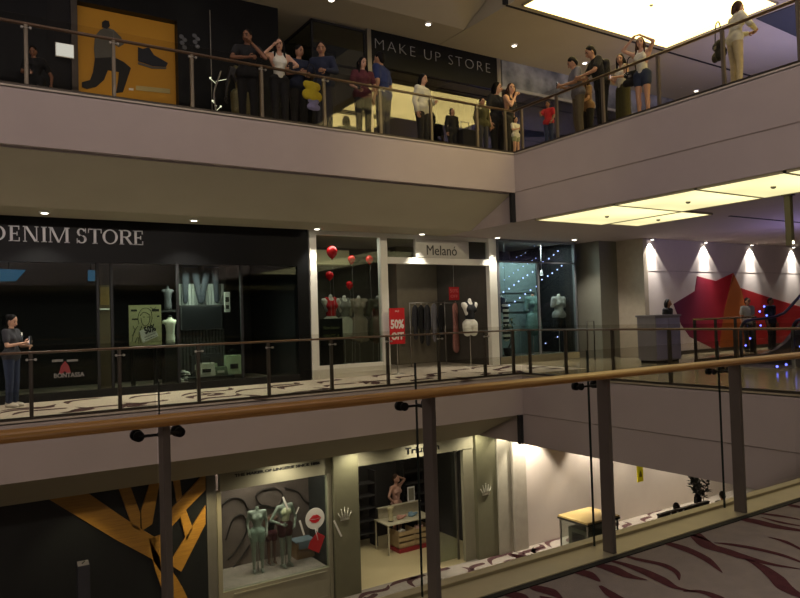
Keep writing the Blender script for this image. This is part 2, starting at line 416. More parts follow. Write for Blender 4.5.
# ================================================================== SETTING
def slab(k):
    z = k*HU
    bm = NB()
    prof = [(YR, z-.03), (YR, z-DL), (YR+.11, z-DL), (YR+.11, z-DL+.07), (YR+.17, z-DL+.07), (YR+.17, z-DL-.02), (YB, z-D2), (YS+6, z-D2), (YS+6, z-.03)]
    prism(bm, [(-12, y, zz) for y, zz in prof], (XR+12, 0, 0))
    bm.normal_update()
    for f in bm.faces:
        if f.normal.z < -.3 and f.calc_center_median().y > YR+.2: f.material_index = 1
    struct('trim_%d' % (1+3*(k+1)), bm, [PAINT if k < 2 else SOFF, SOFF])
    bm = NB()
    prof = [(XR, z-.03), (XR, z-DL+.02), (XR+.025, z-DL), (XR+.025, z-D2), (XR+22, z-D2), (XR+22, z-.03)]
    prism(bm, [(x, -8, zz) for x, zz in prof], (0, 8+YS+6, 0))
    struct('trim_%d' % (2+3*(k+1)), bm, PAINT if k < 2 else SOFF)
    # shutter guide slot at the inner corner
    bm = NB(); box(bm, XR-.10, XR+.02, YR+.03, YR+.11, z-D2, z-DL-.005)
    struct('trim_%d' % (3+3*(k+1)), bm, MATTE)
for k in (0, 1, 2): slab(k)
# near slab, the one the photographer stands on
bm = NB(); box(bm, -12, XR, -4.5, YN+.1, -DL, -.03); struct('trim_12', bm, PAINT)

# carpet and tile floors; the woven leaf pattern is part of each carpet's mesh
def blade(bm, pts, wid, z, mi=1):
    c = catmull([(p[0], p[1], z) for p in pts], 5); n = len(c); v0 = []
    ws = [wid[min(int(i/(n-1)*(len(wid)-1)), len(wid)-2)] for i in range(n)]
    for i in range(n):
        t = i/(n-1)*(len(wid)-1); j = min(int(t), len(wid)-2); ws[i] = wid[j]+(wid[j+1]-wid[j])*(t-j)
    for i, q in enumerate(c):
        d = (c[min(i+1, n-1)]-c[max(i-1, 0)]); d.z = 0; nrm = Vector((-d.y, d.x, 0)).normalized()
        v0.append((bm.verts.new(q+nrm*ws[i]/2), bm.verts.new(q-nrm*ws[i]/2)))
    for a, b in zip(v0, v0[1:]):
        f = bm.faces.new((a[0], a[1], b[1], b[0])); f.material_index = mi
        f.normal_update()
        if f.normal.z < 0: f.normal_flip()
CARPET = mat('taupe carpet', '#857b77', .95, var=.07, scale=9, bump=.35, spec=.1)
CARPET2 = mat('beige carpet', '#b9afa0', .95, var=.07, scale=9, bump=.3, spec=.1)
MOTIF = mat('maroon carpet motif', '#4d2a30', .95, var=.15, scale=20, bump=.3, spec=.1)
MOTIF2 = mat('brown carpet motif', '#4a3434', .95, var=.15, scale=20, bump=.3, spec=.1)
TILE = mat('polished beige floor tile', '#a59a80', .16, var=.04, scale=.8, spec=.5)
TILE2 = mat('cream shop floor tile', '#c2b48c', .3, var=.04, scale=1)
bm = NB(); box(bm, -12, XR+22, -4.5, 2.70, -.05, 0)
def px_blade(pts, w):
    blade(bm, [at(600+x/3.985, 448+y/3.985, 'z', .002) for x, y in pts], [v*.82 for v in w], .002)
px_blade([(350, 318), (380, 345), (430, 388), (500, 410), (560, 430), (680, 462), (800, 482)], (.03, .10, .12, .11, .10, .05, .01))
px_blade([(455, 377), (520, 384), (600, 397), (720, 425), (810, 458)], (.01, .05, .06, .05, .02))
px_blade([(205, 368), (260, 378), (330, 398), (420, 440), (488, 497)], (.01, .07, .09, .07, .005))
px_blade([(60, 418), (150, 443), (250, 465), (305, 495), (316, 527)], (.01, .05, .06, .04, .005))
px_blade([(-10, 438), (80, 458), (160, 485), (240, 522), (300, 555), (385, 573)], (.01, .05, .08, .09, .05, .005))
px_blade([(-40, 460), (40, 478), (110, 508), (188, 526)], (.05, .11, .08, .005))
px_blade([(0, 548), (40, 580), (90, 610), (150, 640)], (.02, .07, .08, .03))
px_blade([(520, 278), (600, 288), (700, 312), (810, 330)], (.02, .12, .11, .05))
px_blade([(610, 258), (700, 268), (810, 287)], (.01, .06, .02))
px_blade([(640, 275), (720, 296), (810, 312)], (.01, .05, .02))
px_blade([(668, 354), (735, 372), (810, 408)], (.005, .05, .02))
px_blade([(575, 440), (640, 470), (700, 515), (740, 558), (810, 595)], (.01, .07, .10, .10, .05))
px_blade([(735, 222), (770, 230), (820, 240)], (.01, .08, .06))
px_blade([(330, 570), (400, 572), (470, 596), (540, 640)], (.01, .05, .07, .02))
px_blade([(330, 345), (380, 350), (440, 372)], (.01, .04, .01))
for x, y in ((-360, 420), (-300, 540), (-150, 470), (-240, 590), (-60, 600), (-420, 560)):
    px_blade([(x, y), (x+50, y+18), (x+100, y+32), (x+150, y+62)], (.01, .09, .10, .01))
def scatter(x0, x1, y0, y1, z, n, L, w, seed, mi=1):
    rnd = random.Random(seed)
    for i in range(n):
        x = x0+(x1-x0)*(i+.5+rnd.uniform(-.3, .3))/n; y = rnd.uniform(y0, y1); a = rnd.choice((1.25, -1.15, .9))+rnd.uniform(-.25, .25); l = L*rnd.uniform(.6, 1.2)
        q = [(x, y), (x+l*.35*math.cos(a), y+l*.35*math.sin(a)), (x+l*.7*math.cos(a-.5), y+l*.7*math.sin(a-.5)), (x+l*math.cos(a-.2), y+l*math.sin(a-.2))]
        q = [(a_, min(max(b_, y0-.3), min(y1+.3, YS-.1))) for a_, b_ in q]
        blade(bm, q, (.01, w, w*.9, .005), z, mi)
for i, (x, y) in enumerate([(6 + .9*j, -1.5 + 1.1*(j % 4)) for j in range(14)]):
    blade(bm, [(x, y), (x+.4, y+.05), (x+.8, y-.1), (x+1.1, y-.4)], (.01, .1, .1, .01), .002)
struct('floor', bm, [CARPET, MOTIF])
bm = NB(); box(bm, -12, XR+2.2, YR, YS+6, -.05, 0)
for yy in (12.5, 13.2, 13.9): scatter(-4, XR+2, yy, yy+.8, .003, 17, 1.5, .2, int(yy*10))
struct('floor', bm, [CARPET2, MOTIF2])
bm = NB(); box(bm, XR, XR+22, 2.70, YR, -.05, 0); box(bm, XR+2.2, XR+22, YR, YS+6, -.05, 0); struct('floor', bm, TILE)
bm = NB(); box(bm, -12, XR, YR, YS+6, HU-.05, HU); box(bm, XR, XR+22, -8, YS+6, HU-.05, HU); struct('floor', bm, CARPET2)
bm = NB(); box(bm, -12, XR+22, 0, YS, -HU-.05, -HU)
for yy in (12.2, 13.0, 13.8, 14.3): scatter(0, XR+9, yy, yy+.7, -HU+.003, 26, 1.3, .17, int(yy*10)+3)
struct('floor', bm, [mat('grey beige carpet', '#8f887e', .95, var=.07, scale=9, bump=.3, spec=.1), MOTIF2])
bm = NB(); box(bm, -12, XR+22, YS, YS+6, -HU-.05, -HU); struct('floor', bm, TILE2)
# walls that close the place off, most of them out of the photograph
WALLP = mat('dim grey wall paint', '#8d8788', .8, var=.03)
bm = NB(); box(bm, -12, XR+22, -4.7, -4.5, -HU, 2*HU); struct('wall_back', bm, WALLP)
bm = NB(); box(bm, -12.2, -12, -4.7, YS+6, -HU, 2*HU); struct('wall_left', bm, WALLP)
bm = NB(); box(bm, XR+22, XR+22.2, -8, YS+6, -HU, 2*HU); struct('wall_right', bm, WALLP)
bm = NB(); box(bm, -12, XR+22, YS+5.5, YS+5.7, -HU, 2*HU); struct('wall_far', bm, DARK)
bm = NB(); box(bm, -12, XR+22, -4.5, .6, 2.9, 3.1); struct('ceiling', bm, SOFF)

# grey pier and the white mural wall of the middle floor
GREYP = mat('grey green pier paint', '#77766a', .7, var=.04)
PIERX = at(629, 300, 'y', YS-.6).x
px0 = at(601, 300, 'y', YS-.6).x
bm = NB(); box(bm, px0, 17.75, YS-.6, YS+1, 0, ST); struct('wall_grey_pier', bm, GREYP)
MURALW = mat('white mural wall paint', '#d8cfca', .7, var=.02)
bm = NB(); box(bm, 17.62, XR+22, YW, YW+.2, 0, ST); struct('wall_mural', bm, MURALW)
bm = NB(); box(bm, 17.56, 17.75, YW-.02, YS-.55, 0, ST); struct('wall_return', bm, mat('beige return paint', '#a79d8c', .7))
bm = NB(); box(bm, 17.8, XR+22, YW-.03, YW, 0, .12); struct('baseboard_mural', bm, DKMETAL)
bm = NB(); box(bm, 17.8, XR+22, YW-.004, YW, at(720, 272, 'y', YW).z-.01, at(720, 272, 'y', YW).z+.01); struct('trim_33', bm, mat('panel joint', '#bdb4b0', .7))
# the star: facets painted on the wall, each facet its own flat plate
star = thing('star_mural', 'huge red, purple and orange faceted star on the spotlit white wall', 'wall mural', (at(735, 310, 'y', YW).x, YW, 1.5))
def facet(pts, col, name='facet'):
    bm = NB(); P = [at(x, y, 'y', YW-.012)-star.location for x, y in pts]; prism(bm, P, (0, .010, 0)); return obj(name, bm, MATS.get('mural '+col) or mat('mural '+col, col, .65, var=.05, scale=2), star)
GRAD = bpy.data.materials.new('purple to red star paint'); GRAD.use_nodes = True; nt = GRAD.node_tree; bs = nt.nodes['Principled BSDF']; bs.inputs['Roughness'].default_value = .65
tc = nt.nodes.new('ShaderNodeTexCoord'); sx = nt.nodes.new('ShaderNodeSeparateXYZ'); mp = nt.nodes.new('ShaderNodeMapRange'); rp = nt.nodes.new('ShaderNodeValToRGB')
mp.inputs['From Min'].default_value = at(674, 310, 'y', YW).x-star.location.x; mp.inputs['From Max'].default_value = at(728, 310, 'y', YW).x-star.location.x
nt.links.new(tc.outputs['Object'], sx.inputs[0]); nt.links.new(sx.outputs['X'], mp.inputs['Value']); nt.links.new(mp.outputs[0], rp.inputs['Fac']); nt.links.new(rp.outputs[0], bs.inputs['Base Color'])
e = rp.color_ramp.elements; e[0].color = lin('#5a1c46'); e[1].color = lin('#b81a28'); q = e.new(.45); q.color = lin('#8a1838')
MATS['mural '+'grad'] = GRAD
facet([(697, 276), (716, 281), (733, 273), (724, 312), (720, 345), (714, 349), (690, 337), (681, 324), (673.5, 304), (695, 291)], 'grad')
facet([(733.5, 273), (741, 289), (752, 330), (755, 356), (733, 356), (719, 346), (724, 312)], '#b8642c')
facet([(741, 288), (762, 295), (788, 303), (840, 318), (800, 345), (782, 356), (755, 356), (752, 330)], '#b01f26')

# ================================================================== RAILINGS
def rail(name, label, pts, posts, z, hr, hand_mat, post_mat, top_extra=.12, hw=.03, base=True, post_w=.028, bright=()):
    """straight or cornered glass balustrade: handrail, base channel, posts, one pane per bay"""
    t = thing(name, label, 'railing', (*pts[0], z))
    L = lambda p, zz: Vector((p[0]-pts[0][0], p[1]-pts[0][1], zz))
    for a, b in zip(pts, pts[1:]):
        d = (Vector(b)-Vector(a)).normalized()
        bm = NB(); tube(bm, [L(a, hr-.02), L(b, hr-.02)], hw, 14, flat=.8); obj('handrail', bm, hand_mat, t)
        n = Vector((-d.y, d.x))*.03
        bm = NB(); prism(bm, [L(Vector(a)-n, -.05), L(Vector(a)+n, -.05), L(Vector(a)+n, .045), L(Vector(a)-n, .045)], L(b, 0)-L(a, 0)); obj('base_channel', bm, DKMETAL, t)
    for p in posts:
        bm = NB(); q = L(p, 0); box(bm, q.x-post_w, q.x+post_w, q.y-post_w, q.y+post_w, 0, hr-.03); obj('post', bm, post_mat, t)
    return t, L
def pane(t, L, a, b, z0, z1, off=(0, 0)):
    bm = NB(); d = (Vector(b)-Vector(a)).normalized(); n = Vector((-d.y, d.x))*.005
    o = Vector(off); a = Vector(a)+d*.008+o; b = Vector(b)-d*.008+o
    prism(bm, [L(a-n, z0), L(a+n, z0), L(b+n, z0), L(b-n, z0)], (0, 0, z1-z0))
    return obj('glass_pane', bm, GLASS, t)
XP = [-4.2, -2.89, -1.58, -.27, 1.05, 2.36, 3.68, 5.0, 6.32, 7.63, 8.94, 10.24]
YPp = [12.05, 10.92, 9.62, 8.28, 6.96, 5.67, 4.37]
for k, nm, hm, pm in ((0, 'slim glass railing along the far carpeted corridor and tiled landing', RAILWOOD, DKMETAL),
                      (1, 'upper floor glass railing that the crowd leans on', mat('bronze handrail', '#6a5648', .35, metal=.3), mat('grey metal post', '#857c70', .4, metal=.6))):
    z = k*HU; c = (XR, YR); yo = .05
    t, L = rail('glass_railing', nm, [(-6, YR+yo), (XR+yo, YR+yo), (XR+yo, 2.9 if k == 0 else -3)], [(x, YR+yo) for x in XP]+[(XR-.2, YR+yo)]+[(XR+yo, y) for y in YPp], z, HR if k == 0 else 1.04, hm, pm,
               hw=.026 if k == 0 else .035)
    if k == 0: pass
    xs = XP+[XR]
    for a, b in zip(xs, xs[1:]): pane(t, L, (a, YR+yo), (b, YR+yo), .03, HR+.08, (0, -.045))
    ys = [YR+.0]+YPp
    for a, b in zip(ys, ys[1:]): pane(t, L, (XR+yo, a), (XR+yo, b), .03, HR+.08, (-.045, 0))
    for x in XP:
        bm = NB(); disc(bm, L((x+.06, YR-.02), HR-.13), (0, 1, 0), .02, .03, 10); disc(bm, L((x-.06, YR-.02), HR-.13), (0, 1, 0), .02, .03, 10); tube(bm, [L((x-.06, YR-.02), HR-.13), L((x+.06, YR-.02), HR-.13)], .006, 6); obj('clamp', bm, STEEL, t)

# near railing in front of the photographer
NP = [-1.87, -.60, .70, 1.955, 3.20, 4.52, 5.83]
POSTM = mat('dark grey steel post', '#726a62', .45, metal=.15)
t = thing('glass_railing', 'nearest glass railing with a thick honey wood handrail beside the camera', 'railing', (0, 2.8, 0))
bm = NB()
prism(bm, [(-3.5, -.085, 1.018), (-3.5, -.09, 1.034), (-3.5, -.075, 1.052), (-3.5, -.035, 1.060), (-3.5, .005, 1.052), (-3.5, .02, 1.034), (-3.5, .015, 1.018)], (12, 0, 0)); obj('handrail', bm, GOLDWOOD, t, bev=.006)
STRIP = mat('beige metal kerb strip', '#b3a98c', .4, metal=.15)
bm = NB(); box(bm, -8, XR, -.06, .13, -.03, .012); box(bm, -8, XR, .13, .20, -.12, .03); obj('kerb_strip', bm, STRIP, t, bev=.004)
bm = NB(); box(bm, -8, XR, -.10, -.06, -.03, .006); obj('edge_trim', bm, MATTE, t)
for x in NP:
    bm = NB(); box(bm, x-.0225, x+.0055, -.055, .025, .012, 1.02); p = obj('post', bm, POSTM, t, bev=.004)
    bm = NB(); tube(bm, [(x-.085, .085, .966), (x+.085, .085, .966)], .006, 8); tube(bm, [(x-.008, .0, .966), (x-.004, .09, .966)], .009, 8); obj('clamp_arm', bm, MATTE, p)
    for s in (-1, 1):
        bm = NB(); disc(bm, (x+s*.08, .135, .966), (0, 1, 0), .024, .022, 18); disc(bm, (x+s*.08, .09, .966), (0, 1, 0), .021, .012, 18); tube(bm, [(x+s*.08, .08, .966), (x+s*.08, .14, .966)], .007, 8); obj('clamp_cap', bm, MATTE, p)
for a, b in zip(NP, NP[1:]):
    bm = NB(); box(bm, a+.008, b-.008, .105, .117, -.1, 1.175); g = obj('glass_pane', bm, GLASS, t)
    bm = NB(); box(bm, a+.002, a+.0065, .104, .118, -.1, 1.176); obj('pane_edge', bm, GLASSEDGE, g)
# ================================================================== DENIM SHOP, middle floor
V = Vector
def line_art(bm, pts, Y, r=.004, mi=0, smooth=True):
    P = [at(x, y, 'y', Y) for x, y in pts]; tube(bm, catmull(P, 3) if smooth and len(P) > 2 else P, r, 6, mi)
def strings(nm, parent, runs, Y, r, mt, org):
    bm = NB()
    for run in runs: line_art(bm, run, Y, r)
    for v in bm.verts: v.co -= V(org)
    return obj(nm, bm, mt, parent)
DENIMB = mat('black denim shop panel', '#0b0c0d', .4, var=.12, scale=2, spec=.15)
den = thing('shopfront', 'black denim shopfront with silver serif lettering over wide dark windows', 'shopfront', (-6, YS, 0))
def sub(bm, org):
    for v in bm.verts: v.co -= V(org)
    return bm
dx = at(309.5, 300, 'y', YS).x
bm = NB(); box(bm, -11, dx, YS, YS+.15, 2.72, ST); obj('header_panel', sub(bm, den.location), DENIMB, den)
bm = NB(); box(bm, at(298, 300, 'y', YS).x, dx, YS, YS+.2, 0, 2.72); obj('end_pier', sub(bm, den.location), DENIMB, den)
bm = NB(); box(bm, -11, at(298, 300, 'y', YS).x, YS, YS+.1, 0, .16); obj('plinth', sub(bm, den.location), MATTE, den)
dxs = [-4.0, -1.5] + [at(x, 300, 'y', YS).x for x in (-20, 98, 112, 178, 242)]
for x in dxs:
    bm = NB(); box(bm, x-.025, x+.025, YS, YS+.08, .16, 2.72); obj('mullion', sub(bm, den.location), MATTE, den)
dd = dxs+[at(298, 300, 'y', YS).x]
for a, b in zip(dd, dd[1:]):
    bm = NB(); box(bm, a+.025, b-.025, YS+.035, YS+.045, .16, 2.72); obj('window_pane', sub(bm, den.location), SHOPGLASS, den)
# serif lettering: stems, curves and slab serifs, one flat letter mesh each
LETM = mat('silver sign letters', '#c4c3c4', .4, metal=.25)
def serif_letter(ch, x, h, w):
    bm = NB(); T, t, s, d = .155*h, .06*h, .08*h, .03
    def R(x0, x1, z0, z1): box(bm, x0, x1, -d, 0, z0, z1)
    def Q(*p): prism(bm, [(a, -d, b) for a, b in p], (0, d, 0))
    def stem(cx, wd=T, ser=True):
        R(cx-wd/2, cx+wd/2, 0, h)
        if ser:
            R(cx-wd/2-s, cx+wd/2+s, 0, t*.7); R(cx-wd/2-s, cx+wd/2+s, h-t*.7, h)
    def arc(cx, cz, rx, rz, a0, a1, w0, w1, n=18):
        P, Qs = [], []
        for i in range(n+1):
            a = math.radians(a0+(a1-a0)*i/n); k = abs(math.cos(a)); wd = w0+(w1-w0)*k
            P.append((cx+rx*math.cos(a), cz+rz*math.sin(a))); Qs.append((cx+(rx-wd)*math.cos(a), cz+(rz-(w0+(wd-w0)*.3))*math.sin(a)))
        for i in range(n): Q(P[i], P[i+1], Qs[i+1], Qs[i])
    if ch == 'D': stem(T*.5+s); arc(T+s, h/2, w-T-s, h/2, -90, 90, t, T)
    if ch == 'E':
        stem(T*.5+s); R(T, w-.05*h, 0, t); R(T, w-.08*h, h-t, h); R(T, w*.7, h*.5-t/2, h*.5+t/2)
        R(w-.1*h, w-.05*h, 0, .26*h); R(w-.12*h, w-.07*h, h*.76, h); R(w*.7-.02*h, w*.7+.03*h, h*.38, h*.62)
    if ch == 'N': stem(t*.5+s, t); stem(w-t*.5-s, t); Q((s, h), (s+T, h), (w-s, 0), (w-s-T, 0))
    if ch == 'I': stem(w/2)
    if ch == 'M': stem(t*.5+s, t); stem(w-T*.5-s*.6); Q((s, h), (s+T, h), (w*.5+T*.3, 0), (w*.5-T*.5, 0)); Q((w-T-s, h), (w-T*.6-s, h), (w*.5+t*.3, 0), (w*.5-t*.7, 0))
    if ch == 'S':
        arc(w*.48, h*.73, w*.40, h*.27, 20, 250, t, T*.9); arc(w*.5, h*.27, w*.44, h*.27, -160, 75, t, T*.95)
        Q((w*.16, h*.66), (w*.30, h*.60), (w*.86, h*.36), (w*.72, h*.30), (w*.68, h*.42)) ; R(w*.83, w*.9, h*.7, h); R(w*.06, w*.12, 0, h*.32)
    if ch == 'T': stem(w/2); R(0, w, h-t, h); R(0, .05*h, h*.72, h); R(w-.05*h, w, h*.72, h)
    if ch == 'O': arc(w/2, h/2, w/2, h/2, 0, 360, t, T, 36)
    if ch == 'R':
        stem(T*.5+s); arc(w*.52, h*.745, w*.36, h*.255, -90, 90, t, T); R(T, w*.53, h-t, h); R(T, w*.53, h*.49, h*.49+t)
        Q((w*.42, h*.5), (w*.60, h*.5), (w, 0), (w*.80, 0)); R(w*.78, w*1.02, 0, t*.7)
    return bm
# letter left/right edges measured along the header, height from the photograph
za, zb = at(70, 243, 'y', YS).z, at(70, 228, 'y', YS).z
lh = zb-za
lt = None
def denim_word(word, xs):
    for ch, (a, b) in zip(word, xs):
        X0, X1 = at(a, 238, 'y', YS).x, at(b, 238, 'y', YS).x
        bm = serif_letter(ch, 0, lh, X1-X0); o = obj('letter', bm, LETM, den); o.location = V((X0, YS-.001, za))-den.location
denim_word('DENIM', [(-8.5, 5.5), (8.5, 20.5), (23, 38.5), (40.5, 47.5), (48.5, 69)])
denim_word('STORE', [(76, 87), (88, 101.5), (102.5, 117.5), (119, 132.5), (133, 143.5)])
# low crest and name on the glass
org = den.location
bm = NB(); pbox(bm, 52, 359.5, 63, 362, YS, .01); pbox(bm, 67, 359.5, 78, 361.5, YS, .01); obj('crest_bar', sub(bm, org), mat('grey print', '#6f6c6a', .6), den)
bm = NB()
for pts in ([(59, 373), (61, 366), (65, 361), (69, 366), (71, 373), (68, 374), (65, 371), (62, 374)], [(63, 366), (65, 363), (67, 366), (65, 369)]):
    prism(bm, [at(x, y, 'y', YS-.006 if len(pts) == 4 else YS) for x, y in pts], (0, .005, 0))
obj('crest', sub(bm, org), mat('dull red print', '#7a2a2e', .6), den)
text('crest_name', 'BONTASSA', .12, at(54, 378, 'y', YS-.005)-org, mat('grey print', '#6f6c6a', .6), den, .003, bold=.004, width=.55)
# interior
bm = NB(); box(bm, -11, 7.2, YS+3.6, YS+3.8, 0, ST); struct('wall_denim_shop', bm, MATTE)
bm = NB(); box(bm, 7.12, 7.28, YS+.2, YS+5, 0, ST); struct('wall_shop_divider', bm, MATTE)
BLUE_REFL = glow('blue reflection panel', '#3f86b4', .35)  # glowing panels added for a blue reflection in the shop glass
for n, (poly, lab) in enumerate(((((-8, 268.5), (26, 270), (16, 281), (-8, 281.5)), 'big slanted blue reflection panel glowing at the left end of the denim shop'), (((88, 270), (95, 270.5), (95, 281), (88, 281)), 'small square blue reflection panel in the denim shop'))):
    Y = YS+1.2; p0 = at(*poly[0], 'y', Y)
    bm = NB(); P = [at(x, y, 'y', Y)-p0 for x, y in poly]; prism(bm, P, (0, .004, 0)); t = thing('screen', lab, 'screen', p0); obj('display', bm, BLUE_REFL, t)  # shape of the added reflection glow, not a working screen
    bm = NB(); prism(bm, [V((p.x*1.02-.01, .006, p.z)) for p in P], (0, .05, 0)); obj('housing', bm, MATTE, t)
    bm = NB(); tube(bm, [(P[1].x*.5, .04, P[0].z), (P[1].x*.5, .04, ST-.02-p0.z)], .02, 8); obj('ceiling_mount', bm, MATTE, t)
# brown fitting with a white ledge
p0 = at(105, 368, 'y', YS+.9); p0.z = .0
t = thing('display_cabinet', 'narrow brown wall cabinet with a thin white ledge in the denim shop', 'cabinet', p0)
a, b, c, d = rect(99.5, 285, 110, 330, YS+.9)
bm = NB(); box(bm, a-p0.x, b-p0.x, 0, .35, 0, d); obj('carcass', bm, mat('dull brown laminate', '#4c3d28', .6), t)
bm = NB(); pbox(bm, 100, 308.4, 109.5, 309.8, YS+.84, .06); obj('ledge', sub(bm, p0), WHITE, t)
bm = NB(); pbox(bm, 100, 287, 109, 305, YS+.885, .02); obj('back_panel', sub(bm, p0), wood('amber panel', '#6a5024', '#7d6230', 'Z'), t)
# sale poster board
POSTER = mat('pale green poster card', '#a7a77c', .7, var=.04)
INK = mat('dark green ink', '#23261a', .8)
Y = YS+.25; a, b, c, d = rect(129, 305, 161.5, 345.5, Y)
t = thing('poster_board', 'pale green sale poster with a drawn face and a tilted 50% card', 'poster', (a, Y, 0))
bm = NB(); box(bm, 0, b-a, 0, .03, c, d); obj('board', bm, POSTER, t)
bm = NB(); box(bm, .08, .12, .03, .3, 0, c+.25); box(bm, b-a-.12, b-a-.08, .03, .3, 0, c+.25); box(bm, 0, b-a, .0, .32, 0, .03); obj('easel', bm, MATTE, t)
org = (a, Y, 0); Yf = Y-.003
strings('drawn_face', t, [[(139, 324), (138, 317), (141, 310), (146, 308), (151, 311), (152, 319), (150, 325)], [(141, 318), (142, 323), (145, 326), (149, 323), (150, 316)], [(140, 316), (144, 312), (150, 315)], [(143, 317), (145, 317)], [(147, 317), (149, 317)],
                               [(138, 326), (134, 332), (132, 342)], [(142, 326), (139, 334), (141, 343)], [(133, 326), (135, 331), (132, 336)], [(152, 326), (156, 329)], [(135, 343), (138, 337), (139, 344)], [(150, 307), (154, 309), (156, 307)]], Yf, .006, INK, org)
bm = NB()
for r_ in ((131, 309.5, 137, 311.5), (152, 309, 159, 311.5), (132, 318.5, 138, 320), (157, 315.5, 159.5, 317)): pbox(bm, *r_, Yf, .004)
obj('caption_block', sub(bm, org), INK, t)
bm = NB(); prism(bm, [at(x, y, 'y', Y-.02) for x, y in ((139.5, 331), (153.5, 325.5), (158.5, 336), (143, 343))], (0, .012, 0)); obj('price_card', sub(bm, org), mat('grey white card', '#cfcfc4', .7), t)
text('price_text', '50%', .2, at(145.3, 333.8, 'y', Y-.026)-V(org), INK, t, .003, bold=.008, width=.24, tilt=.30)
strings('small_print', t, [[(144.5, 337.5), (155.5, 333)], [(145, 340), (157, 335.2)]], Y-.022, .005, INK, org)
# jeans wall: pale slatted panel, two hung pairs of jeans, black plasma and slats below
Y = YS+.9; a, b, c, d = rect(178, 268, 224, 307, Y)
t = thing('slat_wall', 'pale slatted display panel for jeans in the denim window', 'display panel', (a, Y, 0))
bm = NB(); n = 14; w = (b-a)/n
for i in range(n): box(bm, w*i+.008, w*(i+1)-.008, 0, .03, 1.85, 2.35)
obj('pale_slats', bm, mat('pale grey slat', '#6f726f', .6), t)
bm = NB()
for i in range(n): box(bm, w*i+.012, w*(i+1)-.012, 0, .03, .1, 1.3)
obj('dark_slats', bm, mat('dark grey slat', '#343331', .6), t)
bm = NB(); box(bm, -.03, b-a+.03, .03, .06, 0, 2.75); obj('back_board', bm, DENIMB, t)
a2, b2, c2, d2 = rect(180, 305, 222, 330, Y-.1)
bm = NB(); box(bm, a2, b2, Y-.12, Y-.005, c2, d2); tv = obj('display_box', sub(bm, t.location), MATTE, t, bev=.01)
bm = NB(); box(bm, a2+.05, b2-.05, Y-.128, Y-.12, c2+.05, d2-.05); obj('front_panel', sub(bm, t.location), BLACK, tv)
JEAN = fabric('dark denim', '#10151e')
for i, (x, lab) in enumerate(((190, 'left pair of dark jeans hanging on the pale slats'), (211, 'right pair of dark jeans hanging on the pale slats'))):
    p = at(x, 270, 'y', Y-.12); s = -1 if i else 1
    me = solid([((-.13, 0, 0), (.13, 0, 0), .07, .07), ((-.1, 0, 0), (-.17+s*.05, 0, -.72), .085, .06), ((.1, 0, 0), (.17+s*.05, 0, -.72), .085, .06)], .022)
    for v in me.vertices: v.co.y *= .5
    o = obj('jeans', me, JEAN, None, p); tag(o, lab, 'jeans', 'hanging jeans')
    bm = NB(); box(bm, -.16, .16, -.035, .035, .05, .085); obj('waistband', bm, mat('denim waistband', '#2b3646', .8), o)
# white bust on a shelf with a faint one above
p = at(170.5, 345, 'y', YS+.4)
SHW = mat('shop ledge black', '#1a1a1a', .6)
bm = NB(); box(bm, p.x-.16, p.x+.16, YS+.25, YS+.55, 0, p.z); o = obj('display_plinth', bm, SHW); tag(o, 'black plinth under the white dressed bust', 'plinth')
def bust(p, h, mt, lab, grp=None, clo=None):
    k = h/.6
    me = solid([((0, 0, .02*k), (0, 0, .25*k), .10*k, .085*k), ((0, 0, .25*k), (0, 0, .42*k), .09*k, .11*k), ((-.12*k, 0, .45*k), (.12*k, 0, .45*k), .05*k, .05*k), ((0, 0, .45*k), (0, 0, .56*k), .055*k, .04*k)], .016*k)
    o = obj('bust_form', me, mt, None, p); tag(o, lab, 'display bust', grp)
    bm = NB(); lathe(bm, (0, 0, .555*k), [(.04*k, 0), (.045*k, .02*k), (.02*k, .04*k)]); obj('neck_cap', bm, MATTE, o)
    bm = NB(); disc(bm, (0, 0, -.03*k), (0, 0, 1), .1*k, .02*k); tube(bm, [(0, 0, -.03*k), (0, 0, .03*k)], .02*k); obj('base', bm, MATTE, o)
    return o
bust(p+V((0, 0, .04)), .62, mat('white jersey', '#c9cbb8', .8), 'small white dressed bust on a black plinth beside the sale poster')
p2 = at(168, 310, 'y', YS+.8); bust(p2+V((0, 0, .05)), .5, mat('grey jersey', '#3c3d40', .8), 'dim grey bust on a high shelf behind the white bust')
bm = NB(); box(bm, p2.x-.2, p2.x+.2, YS+.6, YS+1.0, p2.z-.05, p2.z); o = obj('wall_shelf', bm, SHW); tag(o, 'small dark shelf carrying the dim grey bust', 'shelf')
# bags and crates on the floor display
LGR = mat('pale green card', '#98a888', .75); BAGW = mat('off white bag', '#b4b4a6', .8); BAGK = mat('black bag cloth', '#1d1d1f', .8); GRN = mat('dull green crate', '#46543f', .8)
Yb = YS+.45
zt = .24
bm = NB(); box(bm, at(192, 380, 'y', YS).x, at(238, 380, 'y', YS).x, YS+.2, YS+.8, .0, zt); o = obj('display_platform', bm, SHW); tag(o, 'low black platform under the bags in the denim window', 'platform')
def bag2(x, z0, h, w, mt, lab, flap=None, dy=0, strap=True):
    X = at(x, 375, 'y', Yb).x; bm = NB(); prism(bm, [(-w/2, -.09, 0), (w/2, -.09, 0), (w/2*.92, -.04, h), (-w/2*.92, -.04, h)], (0, .13, 0))
    o = obj('tote_bag', bm, mt, None, (X, Yb+dy, z0), bev=.015); tag(o, lab, 'bag', 'bags in the denim window')
    if strap:
        bm = NB(); tube(bm, catmull([(-w*.25, -.03, h-.02), (-w*.18, -.05, h+.11), (w*.18, -.05, h+.11), (w*.25, -.03, h-.02)], 5), .012, 8); obj('strap', bm, BAGK, o)
    bm = NB(); box(bm, -w*.22, w*.22, -.096, -.07, h*.3, h*.55); obj('label_patch', bm, flap or BAGK, o)
    return o
bag2(205, zt, .30, .42, BAGW, 'off white tote bag with a black badge at the front of the bag display', BAGK, -.05)
